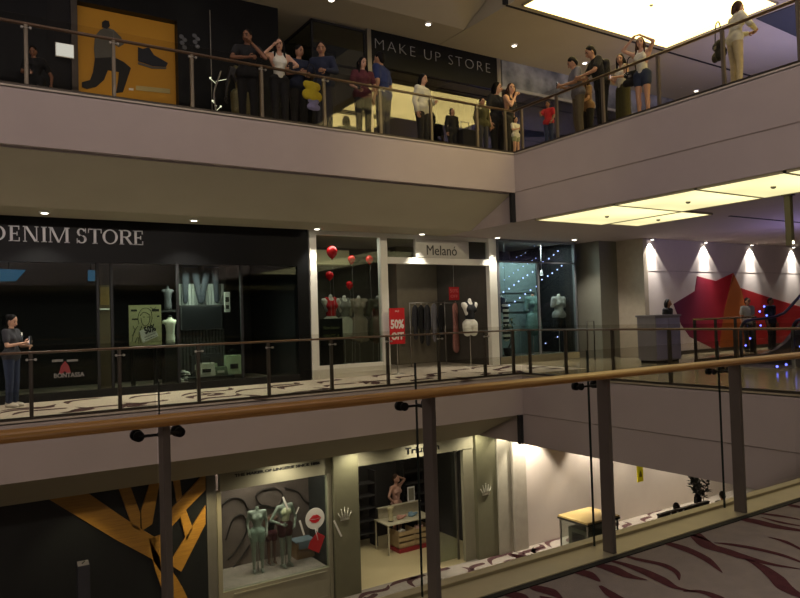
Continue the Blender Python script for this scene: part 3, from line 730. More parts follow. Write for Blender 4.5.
bag2(219, zt, .20, .36, GRN, 'low dull green bag between the white and pale green ones', BAGW, -.05, False)
bag2(233, zt, .44, .40, LGR, 'tall pale green bag at the right end of the bag display', BAGK, -.02)
bag2(199, zt, .48, .30, BAGK, 'black bag with a white top behind the off white tote', BAGW, .16)
bag2(214, zt, .50, .46, BAGK, 'large black bag behind the low green one', LGR, .16)
# pair of boots / shoe stand at left of the bags
X = at(178, 375, 'y', Yb).x
for i in range(5):
    bm = NB(); tube(bm, [(0, 0, .03), (.05, -.06, .035), (.09, -.13, .03)], [.04, .042, .025], 10); tube(bm, [(0, 0, .03), (0, .01, .10)], [.042, .038], 10)
    o = obj('sneaker', bm, mat('sneaker white', '#a9aaa0', .7) if i % 2 == 0 else mat('sneaker grey', '#4b4c4c', .7), None, (X-.02+.10*i-(.22 if i > 2 else 0), YS+.42+(.15 if i > 2 else 0), .16+(.14 if i > 2 else 0))); tag(o, 'small sneaker in the clutter of shoes beside the bag display', 'shoe', 'sneakers beside the bags')
    bm = NB(); tube(bm, [(0, .03, .003), (.05, -.06, .003), (.10, -.145, .004)], [.035, .035, .025], 8, flat=.3); obj('sole', bm, WHITE, o)
bm = NB(); box(bm, X-.1, X+.27, YS+.22, YS+.72, 0, .155); box(bm, X-.1, X+.27, YS+.5, YS+.72, .155, .295); o = obj('shoe_step', bm, SHW); tag(o, 'stepped black stand carrying the sneakers', 'display stand')
# small white tag by the jeans
bm = NB(); pbox(bm, 224.5, 292, 230, 312, YS+.3, .02); o = obj('hanging_sign', bm, mat('white sign card', '#b9bbb4', .7)); 
tag(o, 'narrow white hanging card at the right of the jeans', 'sign')
bm = NB(); x_, _, z_, z2_ = rect(224.5, 292, 230, 312, YS+.3)[0], 0, 0, rect(224.5, 292, 230, 312, YS+.3)[3]; tube(bm, [(x_+.05, YS+.31, z2_), (x_+.05, YS+.31, ST)], .004, 6); obj('cord', bm, MATTE, o)
bm = NB(); pbox(bm, 225.5, 297, 229, 302, YS+.29, .01); pbox(bm, 226, 305, 229, 309, YS+.29, .01); obj('print', bm, INK, o)

# ================================================================== WHITE FRAMED BOUTIQUE
bou = thing('shopfront', 'cream framed boutique shopfront with an open doorway and a grey name sign', 'shopfront', (at(311, 300, 'y', YS).x, YS, 0))
O = bou.location
def fx(x, y=300): return at(x, y, 'y', YS).x
for a, b, z0_, z1_ in ((310.5, 317.5, 0, ST), (381.5, 388.5, 0, ST-.1), (490, 497.5, 0, ST)):
    bm = NB(); box(bm, fx(a), fx(b), YS-.02, YS+.14, z0_, z1_); obj('frame_post', sub(bm, O), FRAME, bou, bev=.006)
zt0, zt1 = at(440, 264.5, 'y', YS).z, at(440, 258.3, 'y', YS).z
zh = at(440, 240, 'y', YS).z
bm = NB(); box(bm, fx(317.5), fx(490), YS, YS+.14, zh, ST); obj('top_beam', sub(bm, O), FRAME, bou, bev=.005)
bm = NB(); box(bm, fx(388.5), fx(490), YS-.02, YS+.14, zt0, zt1); obj('transom', sub(bm, O), FRAME, bou, bev=.005)
bm = NB(); box(bm, fx(317.5), fx(381.5), YS-.01, YS+.14, 0, at(350, 364, 'y', YS).z); obj('sill', sub(bm, O), FRAME, bou, bev=.005)
bm = NB(); box(bm, fx(317.5), fx(381.5), YS-.04, YS-.01, 0, .12); obj('skirting', sub(bm, O), FRAME, bou)
bm = NB(); box(bm, fx(317.5), fx(381.5), YS+.05, YS+.06, at(350, 364, 'y', YS).z, zh); obj('window_pane', sub(bm, O), SHOPGLASS, bou)
bm = NB(); box(bm, fx(388.5), fx(490), YS+.08, YS+.09, zt1, zh); obj('fanlight_pane', sub(bm, O), SHOPGLASS, bou)
bm = NB(); sa, sb = fx(415, 248), fx(468, 248); box(bm, sa, sb, YS-.03, YS+.07, zt1+.005, zh); s = obj('name_sign', sub(bm, O), mat('grey sign board', '#b5b3a8', .6), bou)
text('sign_lettering', 'Melanó', .38, V((fx(426, 250), YS-.035, at(440, 255.3, 'y', YS).z))-O, mat('dark grey sign letters', '#3a3936', .5), s, .004, width=fx(456, 250)-fx(426, 250))
# interior of the boutique
BW = mat('boutique back wall', '#4a463e', .8, var=.08)
bm = NB(); box(bm, 7.28, 12.95, YS+3.6, YS+3.8, 0, ST); struct('wall_boutique', bm, BW)
bm = NB(); box(bm, 12.92, 13.02, YS+.14, YS+5, 0, ST); struct('wall_boutique_divider', bm, BW)
bm = NB(); box(bm, fx(317.5)+.02, fx(381.5)-.02, YS+.16, YS+1.3, 0, at(350, 366, 'y', YS).z); struct('trim_20', bm, mat('window deck grey', '#3b3a36', .7))
zd = at(350, 366, 'y', YS).z
bm = NB(); box(bm, 7.5, 9.4, YS+1.9, YS+2.3, 2.95, 3.35); struct('trim_21', bm, mat('cream reflection band', '#cfc79a', .7))  # cream box added for the ceiling's reflection in the window
bm = NB(); box(bm, 11.4, 12.9, YS+2.6, YS+3.6, 0, ST); struct('wall_boutique_niche', bm, mat('beige niche wall', '#6f6858', .8))
BALL = mat('red balloon rubber', '#d0141c', .22, var=.04)
for i, (x, y, r, tilt, lab) in enumerate(((332, 252, .145, .35, 'largest red balloon, tilted near the top left of the boutique window'), (329.5, 275.5, .105, .0, 'red balloon just above the red topped mannequin'),
                                          (349.5, 285, .095, 0, 'lowest red balloon, over the white skirted mannequin'), (351.5, 259.5, .10, 0, 'dim red balloon in the middle of the boutique window'), (369.5, 259.5, .10, .1, 'dim red balloon near the right edge of the boutique window'))):
    p = at(x, y, 'y', YS+.5); bm = NB()
    lathe(bm, (0, 0, 0), [(.004, -1.35*r), (.16*r, -1.28*r), (.10*r, -1.2*r), (.45*r, -.95*r), (.8*r, -.5*r), (.98*r, 0), (.95*r, .35*r), (.72*r, .75*r), (.35*r, 1.0*r), (.01, 1.06*r)], 20)
    o = obj('balloon', bm, BALL, None, p); o.rotation_euler = (0, 0, 0); tag(o, lab, 'balloon', 'red balloons in the boutique window')
    bm = NB(); dz_ = at(350, 366, 'y', YS).z-p.z; tube(bm, catmull([(0, 0, -1.3*r), (.03, 0, -1.3*r-.12), (.01, .0, -1.3*r-.25), (.04, 0, (dz_-1.3*r)*.6), (.02, 0, dz_)], 4), .003, 6); obj('ribbon', bm, mat('white ribbon', '#b9b6ae', .6), o)
# ------------------------------------------------------------------ dressed forms
MANW = mat('white mannequin', '#c9c6ba', .5); MANT = mat('tan mannequin', '#a98c74', .5); MANG = mat('grey mannequin', '#7e7f7a', .5)
def form(lab, px, py, floor, Y, top, bottom, skinm=MANW, H=1.62, yaw=180, P=None, group=None, legs=False, arms=False, headless=True, stand=True):
    """shop mannequin: a continuous figure on a round foot, with its clothes as parts"""
    r = person(lab, px, py, floor, yaw, H, P or pose(wrL=(-.20, .10, .93), wrR=(.20, .10, .93)), top, bottom, None, None, 0, None, 0, 0, Y=Y, female=True, mannequin=skinm, name='mannequin', cat='mannequin', group=group, headless=headless, nolegs=not legs, noarms=not arms)
    o, base, k, J, RZ = r
    if stand:
        bm = NB(); disc(bm, (0, 0, .008), (0, 0, 1), .16, .014, 24); tube(bm, [(0, -.02, .01), (0, -.02, J['pelvis'].z-.05)], .012, 10); obj('stand', bm, STEEL, o)
    return r
FR = {n: fabric(n, c) for n, c in dict(red='#b3161c', grey='#77766c', white='#c8c7b8', beige='#8d8170', olive='#4b4836', black='#151517', pink='#a8746a', teal='#5d7a76', navy='#1a2135', maroon='#4a1c24',
        blue='#232f5a', denimblue='#27324a', khaki='#5c5442', tan='#7d6248', lgrey='#6b6a70', oliveskirt='#3f3d20', cream='#b5a987', redtee='#b5232a', cloud='#9b9a96', dgrey='#2e2e33', yellow='#b9a825', lilac='#7e7da6').items()}
form('white mannequin in a red crop top at the left of the boutique window', 331, 297, zd, YS+.75, ('bust', FR['red']), ('shorts', FR['white']), group='boutique window mannequins')
form('white mannequin in a grey top and a long white skirt', 344.5, 298, zd, YS+.78, ('bust', FR['grey']), ('miniskirt', FR['white']), group='boutique window mannequins')
form('mannequin in a belted beige trench coat', 359, 298, zd, YS+.75, ('coat', FR['beige']), ('shorts', FR['beige']), group='boutique window mannequins')
form('dim mannequin in an olive dress beside the right post of the boutique window', 378, 298, zd, YS+.5, ('coat', FR['olive']), ('shorts', FR['olive']), MANG, group='boutique window mannequins')
# black notice board in the window
a, b, c, d = rect(320.5, 318.5, 343, 360, YS+.25)
t = thing('notice_board', 'black notice board with small yellowish lettering in the boutique window', 'sign', (a, YS+.25, zd))
bm = NB(); box(bm, 0, b-a, 0, .03, .02, d-zd); obj('board', bm, BLACK, t)
YL = mat('dull yellow lettering', '#7d8054', .6)
text('lettering', 'New Season', .11, V((.09, -.004, d-zd-.26)), YL, t, .002, width=.42, shear=.2)
text('lettering', 'SPACE A', .16, V((.09, -.004, d-zd-.50)), YL, t, .002, width=.44)
bm = NB(); box(bm, .1, .16, 0, .25, 0, .02); box(bm, b-a-.16, b-a-.1, 0, .25, 0, .02); obj('foot', bm, BLACK, t)
# sale stand in the doorway
a, b, c, d = rect(389.5, 308, 404.5, 344, YS-.35)
t = thing('sale_stand', 'red 50% OFF sale sign on a slim pole in front of the boutique door', 'sign', ((a+b)/2, YS-.35, 0))
w = b-a
bm = NB(); box(bm, -w/2, w/2, -.012, .012, c, d); s = obj('sign_panel', bm, mat('sale red', '#c41a22', .5), t)
WL = mat('white lettering', '#e4e0da', .6)
text('lettering', '50%', .30, V((-w/2+.025, -.016, c+.40)), WL, s, .002, bold=.012, width=w-.05)
text('lettering', 'OFF', .24, V((-w/2+.04, -.016, c+.12)), WL, s, .002, bold=.012, width=w-.08)
text('lettering', 'SALE', .06, V((-.06, -.016, d-.10)), WL, s, .002, width=.12)
bm = NB(); tube(bm, [(0, .02, .02), (0, .02, d-.1)], .012, 8); obj('pole', bm, STEEL, t)
bm = NB(); lathe(bm, (0, .02, 0), [(.17, 0), (.17, .012), (.03, .025), (.015, .05)]); obj('base', bm, STEEL, t)
# garment rails and hanging clothes in the boutique
def garment(x, ytop, ybot, Y, mt, lab, w=.36, dress=False, grp='clothes hanging in the boutique', rz=0):
    zt_, zb_ = at(x, ytop, 'y', Y).z, at(x, ybot, 'y', Y).z; p = at(x, ytop, 'y', Y); L_ = zt_-zb_
    sg = [((-w*.38, 0, -.06), (w*.38, 0, -.06), .045, .045), ((0, 0, -.08), (0, 0, -L_*.45), w*.40, w*.36), ((0, 0, -L_*.45), (0, 0, -L_+.05), w*.36, w*(.52 if dress else .36))]
    if not dress: sg += [((-s*w*.4, 0, -.07), (-s*w*.55, 0, -L_*.6), .055, .05) for s in (-1, 1)]
    me = solid(sg, .022)
    for v in me.vertices: v.co.y *= .42
    o = obj('dress' if dress else 'shirt', me, mt, None, p); o.rotation_euler = (0, 0, rz); tag(o, lab, 'clothing', grp)
    bm = NB(); tube(bm, catmull([(-w*.35, 0, -.04), (0, 0, .03), (w*.35, 0, -.04)], 4), .007, 6); tube(bm, catmull([(0, 0, .03), (.01, 0, .07), (.03, 0, .085), (.015, 0, .105)], 4), .005, 6); obj('hanger', bm, WHITE, o)
    return o, p
Yg = YS+1.6
for x0_, x1_, y_ in ((409, 445, 303), (444, 466, 303)):
    p, q = at(x0_, y_, 'y', Yg), at(x1_, y_+.4, 'y', Yg); q.z = p.z
    t = thing('clothes_rail', 'dark clothes rail %s the boutique doorway' % ('on the left inside' if x0_ < 420 else 'carrying the pink dress inside'), 'clothes rail', (p.x, Yg, 0))
    bm = NB(); tube(bm, [(0, 0, p.z), (q.x-p.x, 0, p.z)], .014, 8); obj('rail', bm, STEEL, t)
    for xx in (0.02, q.x-p.x-.02):
        bm = NB(); tube(bm, [(xx, 0, 0), (xx, 0, p.z)], .014, 8); tube(bm, [(xx, -.22, .012), (xx, .22, .012)], .014, 8); obj('leg', bm, STEEL, t)
for x, yt, yb, m_, lab, w, dr in ((415, 306, 338, FR['dgrey'], 'dark grey top hanging first on the left rail of the boutique', .30, 0), (421, 306, 342, FR['black'], 'black top hanging second on the left rail of the boutique', .30, 0), (427, 306, 344, FR['dgrey'], 'charcoal blouse in the middle of the left boutique rail', .32, 0),
                                   (434, 305, 340, FR['lgrey'], 'light grey open cardigan hanging right of the dark tops', .34, 0), (441, 306, 338, FR['black'], 'black jacket hanging next to the light grey cardigan', .30, 0), (455, 305, 348, FR['pink'], 'pink dress hanging alone beside the doorway mannequin', .40, 1)):
    garment(x, yt, yb, Yg, m_, lab, w, bool(dr), rz=.5)
# shelf with small boxes and a red hanging tag
p, q = at(402, 297, 'y', YS+3.4), at(462, 297, 'y', YS+3.4)
bm = NB(); box(bm, 0, q.x-p.x, -.35, .2, -.02, .02); o = obj('wall_shelf', bm, mat('grey shelf board', '#85806f', .6), None, (p.x, YS+3.4, p.z)); tag(o, 'long grey shelf across the back wall of the boutique', 'shelf')
for i, (x, w, h, mt) in enumerate(((.25, .10, .22, DARK), (.6, .14, .28, mat('brown box', '#3e3a33', .7)), (.95, .10, .2, DARK), (1.5, .24, .26, mat('grey box', '#6c685d', .7)), (2.0, .12, .2, DARK))):
    bm = NB(); box(bm, -w/2, w/2, -.1, .1, 0, h); o = obj('storage_box', bm, mt, None, (p.x+x, YS+3.2, p.z+.021), bev=.01); tag(o, ['dark box at the left end of the boutique shelf', 'brown box second on the boutique shelf', 'dark box in the middle of the boutique shelf', 'widest grey box on the boutique shelf', 'dark box at the right end of the boutique shelf'][i], 'box', 'boxes on the boutique shelf')
    bm = NB(); box(bm, -w/2-.006, w/2+.006, -.106, .106, h, h+.03); obj('lid', bm, mt, o)
a, b, c, d = rect(449, 287, 459, 300, YS+1.2)
t = thing('hanging_sign', 'small red sale card hanging above the pink dress', 'sign', ((a+b)/2, YS+1.2, c))
bm = NB(); box(bm, -(b-a)/2, (b-a)/2, -.006, .006, 0, d-c); obj('card', bm, mat('dim sale red', '#a01a20', .6), t)
text('lettering', '50%', .16, V((-(b-a)/2+.03, -.010, .22)), mat('pink lettering', '#c76a68', .6), t, .002, width=b-a-.06)
text('lettering', 'OFF', .12, V((-(b-a)/2+.05, -.010, .07)), mat('pink lettering', '#c76a68', .6), t, .002, width=b-a-.1)
bm = NB(); tube(bm, [(0, 0, d-c), (0, 0, ST-c)], .003, 6); obj('cord', bm, WHITE, t)
form('mannequin in a black off shoulder top and white shorts inside the boutique door', 470, 301, 0, YS+.35, ('bust', FR['black']), ('shorts', FR['white']), group=None)
a, b, c, d = rect(466, 295, 482, 330, YS+2.5)
bm = NB(); box(bm, 0, b-a, 0, .05, 0, d-c); o = obj('wall_mirror', bm, MATTE, None, (a, YS+2.54, c)); tag(o, 'dark upright mirror panel behind the doorway mannequin', 'mirror')
bm = NB(); box(bm, .03, b-a-.03, -.006, .001, .03, d-c-.03); obj('glass', bm, BLACK, o)

# ================================================================== FAIRY LIGHT SHOP
win = thing('shopfront', 'grey framed shop window strung with bluish fairy lights', 'shopfront', (fx(498.5), YS, 0)); O = win.location
GF = mat('grey window frame', '#6b6e70', .5)
xr = fx(577)
def wbox(nm, x0_, x1_, y0_, y1_, z0_, z1_, mt, bev=0):
    bm = NB(); box(bm, x0_, x1_, y0_, y1_, z0_, z1_); return obj(nm, sub(bm, O), mt, win, bev=bev)
zt_ = at(540, 243, 'y', YS).z; zm = at(538, 262.5, 'y', YS).z; zb = at(540, 354.5, 'y', YS).z
wbox('top_beam', fx(498.5), xr, YS, YS+.12, zt_, ST, mat('grey fascia strip', '#808488', .6))
wbox('transom', fx(498.5), xr, YS, YS+.06, zm-.02, zm+.02, GF)
wbox('mullion', fx(538.5), fx(540.2), YS, YS+.06, zb, zm, GF); wbox('mullion', xr-.05, xr, YS, YS+.1, 0, ST, GF); wbox('mullion', fx(498.5), fx(500.5), YS, YS+.08, 0, ST, GF)
wbox('base_block', fx(498.5), xr, YS-.02, YS+.25, 0, zb, mat('beige stone base', '#7d7660', .6)); wbox('base_block', fx(565), fx(577), YS-.03, YS-.02, .02, zb-.01, mat('pale stone block', '#a9a07e', .6))
wbox('window_pane', fx(500.5), xr, YS+.03, YS+.038, zb, zt_, SHOPGLASS)
bm = NB(); box(bm, 13.02, xr+.3, YS+3.0, YS+3.2, 0, ST); struct('wall_fairy_shop', bm, mat('navy back wall', '#22242c', .8))
bm = NB(); box(bm, xr-.02, xr+.12, YS+.1, YS+5, 0, ST); struct('wall_fairy_divider', bm, MATTE)
bm = NB(); box(bm, fx(500), xr, YS+.25, YS+1.5, 0, zb-.02); struct('trim_22', bm, mat('window deck grey', '#3b3a36', .7))
zf = zb-.02
# teal grey screen behind the left half
a, b, c, d = rect(499, 263, 537, 352, YS+1.3)
bm = NB(); box(bm, 0, b-a, 0, .05, 0, d-zf); o = obj('backdrop_screen', bm, mat('teal grey screen', '#6d807f', .7, var=.08), None, (a, YS+1.3, zf)); tag(o, 'tall teal grey screen behind the left half of the fairy light window', 'screen')
bm = NB(); 
for zz in (1.3, 1.62, 1.9): box(bm, .1, b-a-.1, -.015, 0, zz, zz+.02)
obj('rail_slot', bm, DARK, o)
def dressform(lab, px, py, Y, col, skinm=MANT, kind='coat', low=None): return form(lab, px, py, zf, Y, (kind, col), ('miniskirt', low or col), skinm, arms=kind == 'long')
# striped dress on a hanger
mt = bpy.data.materials.new('striped fabric'); mt.use_nodes = True; nt = mt.node_tree; bs = nt.nodes['Principled BSDF']; tc = nt.nodes.new('ShaderNodeTexCoord'); wv = nt.nodes.new('ShaderNodeTexWave'); wv.bands_direction = 'Z'; wv.inputs['Scale'].default_value = 2.1
rp = nt.nodes.new('ShaderNodeValToRGB'); rp.color_ramp.interpolation = 'CONSTANT'; rp.color_ramp.elements[0].color = lin('#141416'); rp.color_ramp.elements[1].color = lin('#d2d0c6'); rp.color_ramp.elements[1].position = .5
nt.links.new(tc.outputs['Object'], wv.inputs['Vector']); nt.links.new(wv.outputs['Fac'], rp.inputs['Fac']); nt.links.new(rp.outputs[0], bs.inputs['Base Color']); bs.inputs['Roughness'].default_value = .85
o, p = garment(505.5, 303, 338, YS+.6, mt, 'black and white striped dress hanging at the left edge of the fairy light window', .30, True, None)
bm = NB(); tube(bm, [(0, 0, .10), (0, 0, ST-p.z-.02)], .003, 6); obj('cord', bm, MATTE, o)
o2 = garment(501.5, 297, 312, YS+.9, FR['navy'], 'small navy top hanging above the striped dress', .22, False, None)[0]
dressform('mannequin in a pale teal patterned dress behind the left glass of the fairy light window', 533, 296, YS+.9, FR['teal'], MANT)
dressform('mannequin in a grey shirt and dark skirt under the two spotlights', 559, 296, YS+.38, FR['cloud'], MANW, 'tee', FR['black'])
o, p = garment(574, 297, 318, YS+.45, FR['dgrey'], 'dark grey top hanging at the right edge of the fairy light window', .3, False, None)
bm = NB(); tube(bm, [(0, 0, .10), (0, 0, ST-p.z-.02)], .003, 6); obj('cord', bm, MATTE, o)
# bent stem with flowers and leaves
def leaf(bm, p, d, L_, w, mi=0):
    p = V(p); d = V(d).normalized(); u, q = frame_of(d); a = p+d*L_*.5+u*w/2+q*.01; b = p+d*L_*.5-u*w/2+q*.01; e = p+d*L_
    vs = [bm.verts.new(x) for x in (p, a, e, b, p+d*L_*.5-q*.008)]
    for f in ((0, 1, 4), (1, 2, 4), (2, 3, 4), (3, 0, 4)): bm.faces.new([vs[i] for i in f]).material_index = mi
def plant(lab, pot, h, n, seed, leafm, flower=None, bend=.12, potm=None, L_=.16, w=.07, spread=.28, name='potted_plant'):
    rnd = random.Random(seed); bm = NB(); lathe(bm, (0, 0, 0), [(.09, 0), (.13, .22), (.135, .24), (.115, .24), (.11, .20)], 20)
    o = obj(name, bm, potm or mat('dark plant pot', '#2a2a2c', .5), None, pot); tag(o, lab, 'plant')
    bm = NB(); stems = []
    for i in range(4):
        a = rnd.uniform(0, 6.28); e = V((math.cos(a)*spread*.7, math.sin(a)*spread*.5, h*rnd.uniform(.75, 1)))
        c = catmull([(0, 0, .2), (e.x*.2+bend, e.y*.2, h*.4), (e.x*.6+bend*.6, e.y*.6, h*.7), e], 5); stems.append(c); tube(bm, c, [.014-.009*j/(len(c)-1) for j in range(len(c))], 6)
    obj('stem', bm, mat('brown stem', '#3c3022', .8), o)
    bm = NB()
    for i in range(n):
        c = rnd.choice(stems); p = c[rnd.randrange(len(c)//2, len(c))]; leaf(bm, p, (rnd.uniform(-1, 1), rnd.uniform(-1, 1), rnd.uniform(-.4, .8)), L_*rnd.uniform(.6, 1.2), w)
    l = obj('foliage', bm, leafm, o); l['kind'] = 'stuff'
    if flower:
        bm = NB()
        for i in range(14):
            c = rnd.choice(stems); p = c[rnd.randrange(len(c)*2//3, len(c))]+V((rnd.uniform(-.1, .1), rnd.uniform(-.08, .08), rnd.uniform(-.06, .1)))
            for j in range(5): a = j*1.2566; ball(bm, p+V((math.cos(a)*.022, 0, math.sin(a)*.022)), .017, (1, .5, 1), 6)
        f = obj('flowers', bm, flower, o); f['kind'] = 'stuff'
    return o
LEAFM = mat('leaf green', '#39472c', .6, var=.3, scale=20)
plant('flowering plant with a bent stem in front of the teal screen', (fx(520), YS+.62, zf), 1.15, 70, 3, LEAFM, mat('cream flowers', '#a99c74', .7), .18)
plant('small leafy green plant between the striped dress and the flowering one', (fx(511), YS+1.05, zf), 1.25, 90, 5, mat('fresh leaf green', '#33522f', .6, var=.3), None, 0, None, .14, .08, .2)
# spot heads, lamps and fairy lights
LAMPW = glow('white lamp', '#f4f6ff', 6)
for i, (x, y, lab) in enumerate(((541.5, 272.5, 'white spotlight head beside the mullion of the fairy light window'), (564.5, 272.5, 'white spotlight head at the right of the fairy light window'))):
    p = at(x, y, 'y', YS+.7); t = thing('spotlight', lab, 'spotlight', p, 0, 'spotlights in the fairy light window')
    bm = NB(); lathe(bm, (0, 0, 0), [(.05, -.08), (.055, -.07), (.035, .05), (.02, .08)], 16); obj('housing', bm, WHITE, t)
    bm = NB(); disc(bm, (0, 0, -.084), (0, 0, 1), .042, .006, 16); obj('lamp', bm, LAMPW, t)
    bm = NB(); tube(bm, [(0, 0, .08), (0, 0, ST-p.z)], .008, 6); obj('stem', bm, WHITE, t)
for i, (x, y, lab) in enumerate(((548, 241.8, 'small slanted strip lamp at the top of the fairy light window'), (561, 249, 'bright strip lamp hanging at the top right of the fairy light window'))):
    p = at(x, y, 'y', YS+1.6); t = thing('strip_light', lab, 'lamp', p); bm = NB(); box(bm, -.18, .18, -.04, .04, 0, .05); obj('housing', bm, WHITE, t)
    bm = NB(); box(bm, -.17, .17, -.035, .035, -.012, 0); obj('diffuser', bm, glow('strip glow', '#f2f4ff', 2.0), t)
    bm = NB(); tube(bm, [(0, 0, .05), (0, 0, ST-p.z)], .006, 6); obj('rod', bm, WHITE, t)
BULB = glow('blue white bulb', '#a9b4ff', 5); WIRE = mat('thin wire', '#1c1d20', .7)
def z6(pts): return [(490+x/7.27, 230+y/7.27) for x, y in pts]
def strand(lab, pts, Y, r=.022, bm_=BULB, grp='strings of fairy lights'):
    P = [at(x, y, 'y', Y+.06*math.sin(i*1.3)) for i, (x, y) in enumerate(pts)]; o = V(P[0])
    t = thing('fairy_lights', lab, 'fairy lights', o, 0, grp)
    bm = NB(); tube(bm, catmull([p-o for p in P], 4), .003, 5); obj('wire', bm, WIRE, t)
    for p in P: b = NB(); ball(b, p-o+V((0, -.004, -.012)), r, n=10); obj('bulb', b, bm_, t)
    return t
strand('string of bluish fairy lights rising from the striped dress to the far top corner', z6([(140, 545), (180, 517), (216, 490), (255, 463), (294, 435), (337, 408), (377, 358), (419, 332), (452, 311), (488, 285), (520, 257), (556, 232), (597, 203)]), YS+.45)
strand('shorter string of fairy lights above the long one in the shop window', z6([(97, 448), (138, 424), (174, 397), (207, 371), (240, 346), (271, 326), (309, 302), (385, 231), (427, 206), (462, 178), (493, 150)]), YS+.55)
strand('faint string of tiny fairy lights near the window top', z6([(105, 360), (138, 335), (170, 310), (203, 288), (240, 262), (272, 243), (305, 218), (333, 203)]), YS+.9, .011)
strand('faintest string of tiny lights at the upper left of the shop window', z6([(95, 270), (163, 235), (193, 195), (225, 183), (255, 163), (322, 115)]), YS+1.1, .009)
strand('three fairy lights low behind the railing', [(540.5, 346), (545.5, 343), (557.5, 336.5)], YS+.5, .02)

# dark passage between the window and the grey pier
bm = NB(); box(bm, xr+.12, px0+.5, YS+1.6, YS+1.8, 0, ST); struct('wall_passage', bm, MATTE)
q0, q1 = at(587, 330, 'y', YS-.8).x, at(594, 330, 'y', YS-.8).x; bm = NB(); tube(bm, [(q0, YS-.8, 0), (q0, YS-.8, 1.15), (q1, YS-.8, 1.15), (q1, YS-.8, 0)], .02, 8); o = obj('barrier', bm, DKMETAL); tag(o, 'dark metal barrier frame in the passage beside the grey pier', 'barrier')

# ================================================================== RIGHT LANDING
LIT = glow('lit ceiling panel', '#fff2b4', 1.25, .28)
LIT2 = glow('bright lit ceiling', '#ffe292', 4.5, .15)
def litpanel(lab, x0_, x1_, y0_, y1_, z, mt, grp, joints=()):
    t = thing('ceiling_light', lab, 'ceiling light', ((x0_+x1_)/2, (y0_+y1_)/2, z), 0, grp); w, h = (x1_-x0_)/2, (y1_-y0_)/2
    bm = NB(); box(bm, -w+.03, w-.03, -h+.03, h-.03, -.035, -.012); obj('diffuser', bm, mt, t)
    bm = NB()
    for a in ((-w, -w+.03, -h, h), (w-.03, w, -h, h), (-w, w, -h, -h+.03), (-w, w, h-.03, h)): box(bm, *a, -.045, 0)
    obj('frame', bm, mat('pale ceiling frame', '#a79f7e', .6), t)
    bm = NB(); lathe(bm, (0, 0, -.075), [(.025, 0), (.045, .015), (.05, .04)], 14); obj('sprinkler', bm, STEEL, t)
    return t
zc = ST
ed = [11.72, 9.45, 7.6, 6.0, 4.4, 2.8, 1.2]; grp = 'lit panels in the landing ceiling'
for i, (a, b) in enumerate(zip(ed, ed[1:])):
    litpanel(['yellow lit ceiling panel nearest the inner corner of the landing', 'yellow lit ceiling panel second from the inner corner', 'yellow lit ceiling panel third from the inner corner, above the hanging pole', 'fourth yellow lit ceiling panel of the landing', 'fifth yellow lit ceiling panel of the landing', 'sixth yellow lit ceiling panel of the landing'][i], XR+.05, 13.58, b, a, zc, LIT, grp)
litpanel('shorter yellow lit ceiling panel set beside the corner one', 13.6, 14.72, 9.45, 11.54, zc, LIT, grp)
zc2 = HU+ST
ed = [12.18, 9.0, 8.6, 6.4, 6.0, 3.6, 3.2, .8]; grp = 'lit panels in the upper ceiling'
for i, (a, b) in enumerate(zip(ed[::2], ed[1::2])):
    litpanel(['huge bright ceiling panel above the crowd at the corner', 'bright ceiling panel above the woman in white', 'bright upper ceiling panel nearer the camera', 'bright upper ceiling panel nearest the camera'][i], 11.62, 17.1 if i == 0 else 13.9, b, a, zc2, LIT2, grp)
bm = NB(); box(bm, XR+.02, 30, 12.36, 12.43, zc2-.012, zc2+.01); box(bm, 17.4, 30, 8.6, 8.66, zc2-.012, zc2+.01); struct('trim_30', bm, MATTE)
bm = NB(); prism(bm, [at(x, y, 'z', zc2-.02) for x, y in ((756, 19), (799, 38), (840, 55), (840, -12), (800, 3))], (0, 0, .019)); struct('trim_31', bm, mat('dark ceiling recess', '#2c3130', .7))
bm = NB(); box(bm, 15.6, 33, 9.55, 9.62, zc-.012, zc+.01); struct('trim_32', bm, MATTE)
# wall washers above the mural
for i, x in enumerate((649.5, 703, 749, 790.5)):
    X = at(x, 240, 'y', YW).x; t = thing('wall_washer', ['wall washer lamp at the left end of the mural wall', 'wall washer lamp above the red tip of the star', 'wall washer lamp above the right arm of the star', 'wall washer lamp behind the hanging pole'][i], 'lamp', (X, YW-.10, ST), 0, 'wall washers above the mural')
    bm = NB(); lathe(bm, (0, 0, -.05), [(.06, 0), (.065, .01), (.065, .05)], 18); obj('housing', bm, WHITE, t)
    bm = NB(); disc(bm, (0, 0, -.051), (0, 0, 1), .045, .006, 18); obj('lamp', bm, glow('washer lamp', '#fff4e2', 12), t)
    for en, sz, bl in ((170, 84, .12), (520, 52, .9)):
        l = bpy.data.lights.new('washer', 'SPOT'); l.energy = en; l.spot_size = math.radians(sz); l.spot_blend = bl; l.color = (1, .92, .82); l.shadow_soft_size = .03
        o = bpy.data.objects.new('washer_spot', l); COL.objects.link(o); o.location = (X, YW-.10, ST-.06); o.rotation_euler = (math.radians(5), 0, 0)
# kiosk counter with a person seated behind it
kx0, ky0 = 15.55, 11.75; kt = 1.29
t = thing('kiosk', 'tall grey kiosk counter standing on the landing by the inner corner', 'counter', (kx0, ky0, 0))
KG = mat('grey kiosk laminate', '#6f6b72', .45); KG2 = mat('bluish kiosk panel', '#77748c', .4)
bm = NB(); box(bm, 0, 1.05, 0, .58, .08, kt-.05); obj('body', bm, KG, t, bev=.01)
bm = NB(); box(bm, .05, 1.0, .05, .53, 0, .08); obj('plinth', bm, MATTE, t)
bm = NB(); box(bm, -.03, 1.08, -.03, .61, kt-.05, kt); obj('counter_top', bm, KG, t, bev=.008)
for i in range(2):
    bm = NB(); box(bm, .03+.51*i, .51+.51*i, -.012, 0, .12, kt-.09); obj('front_panel', bm, KG2, t)
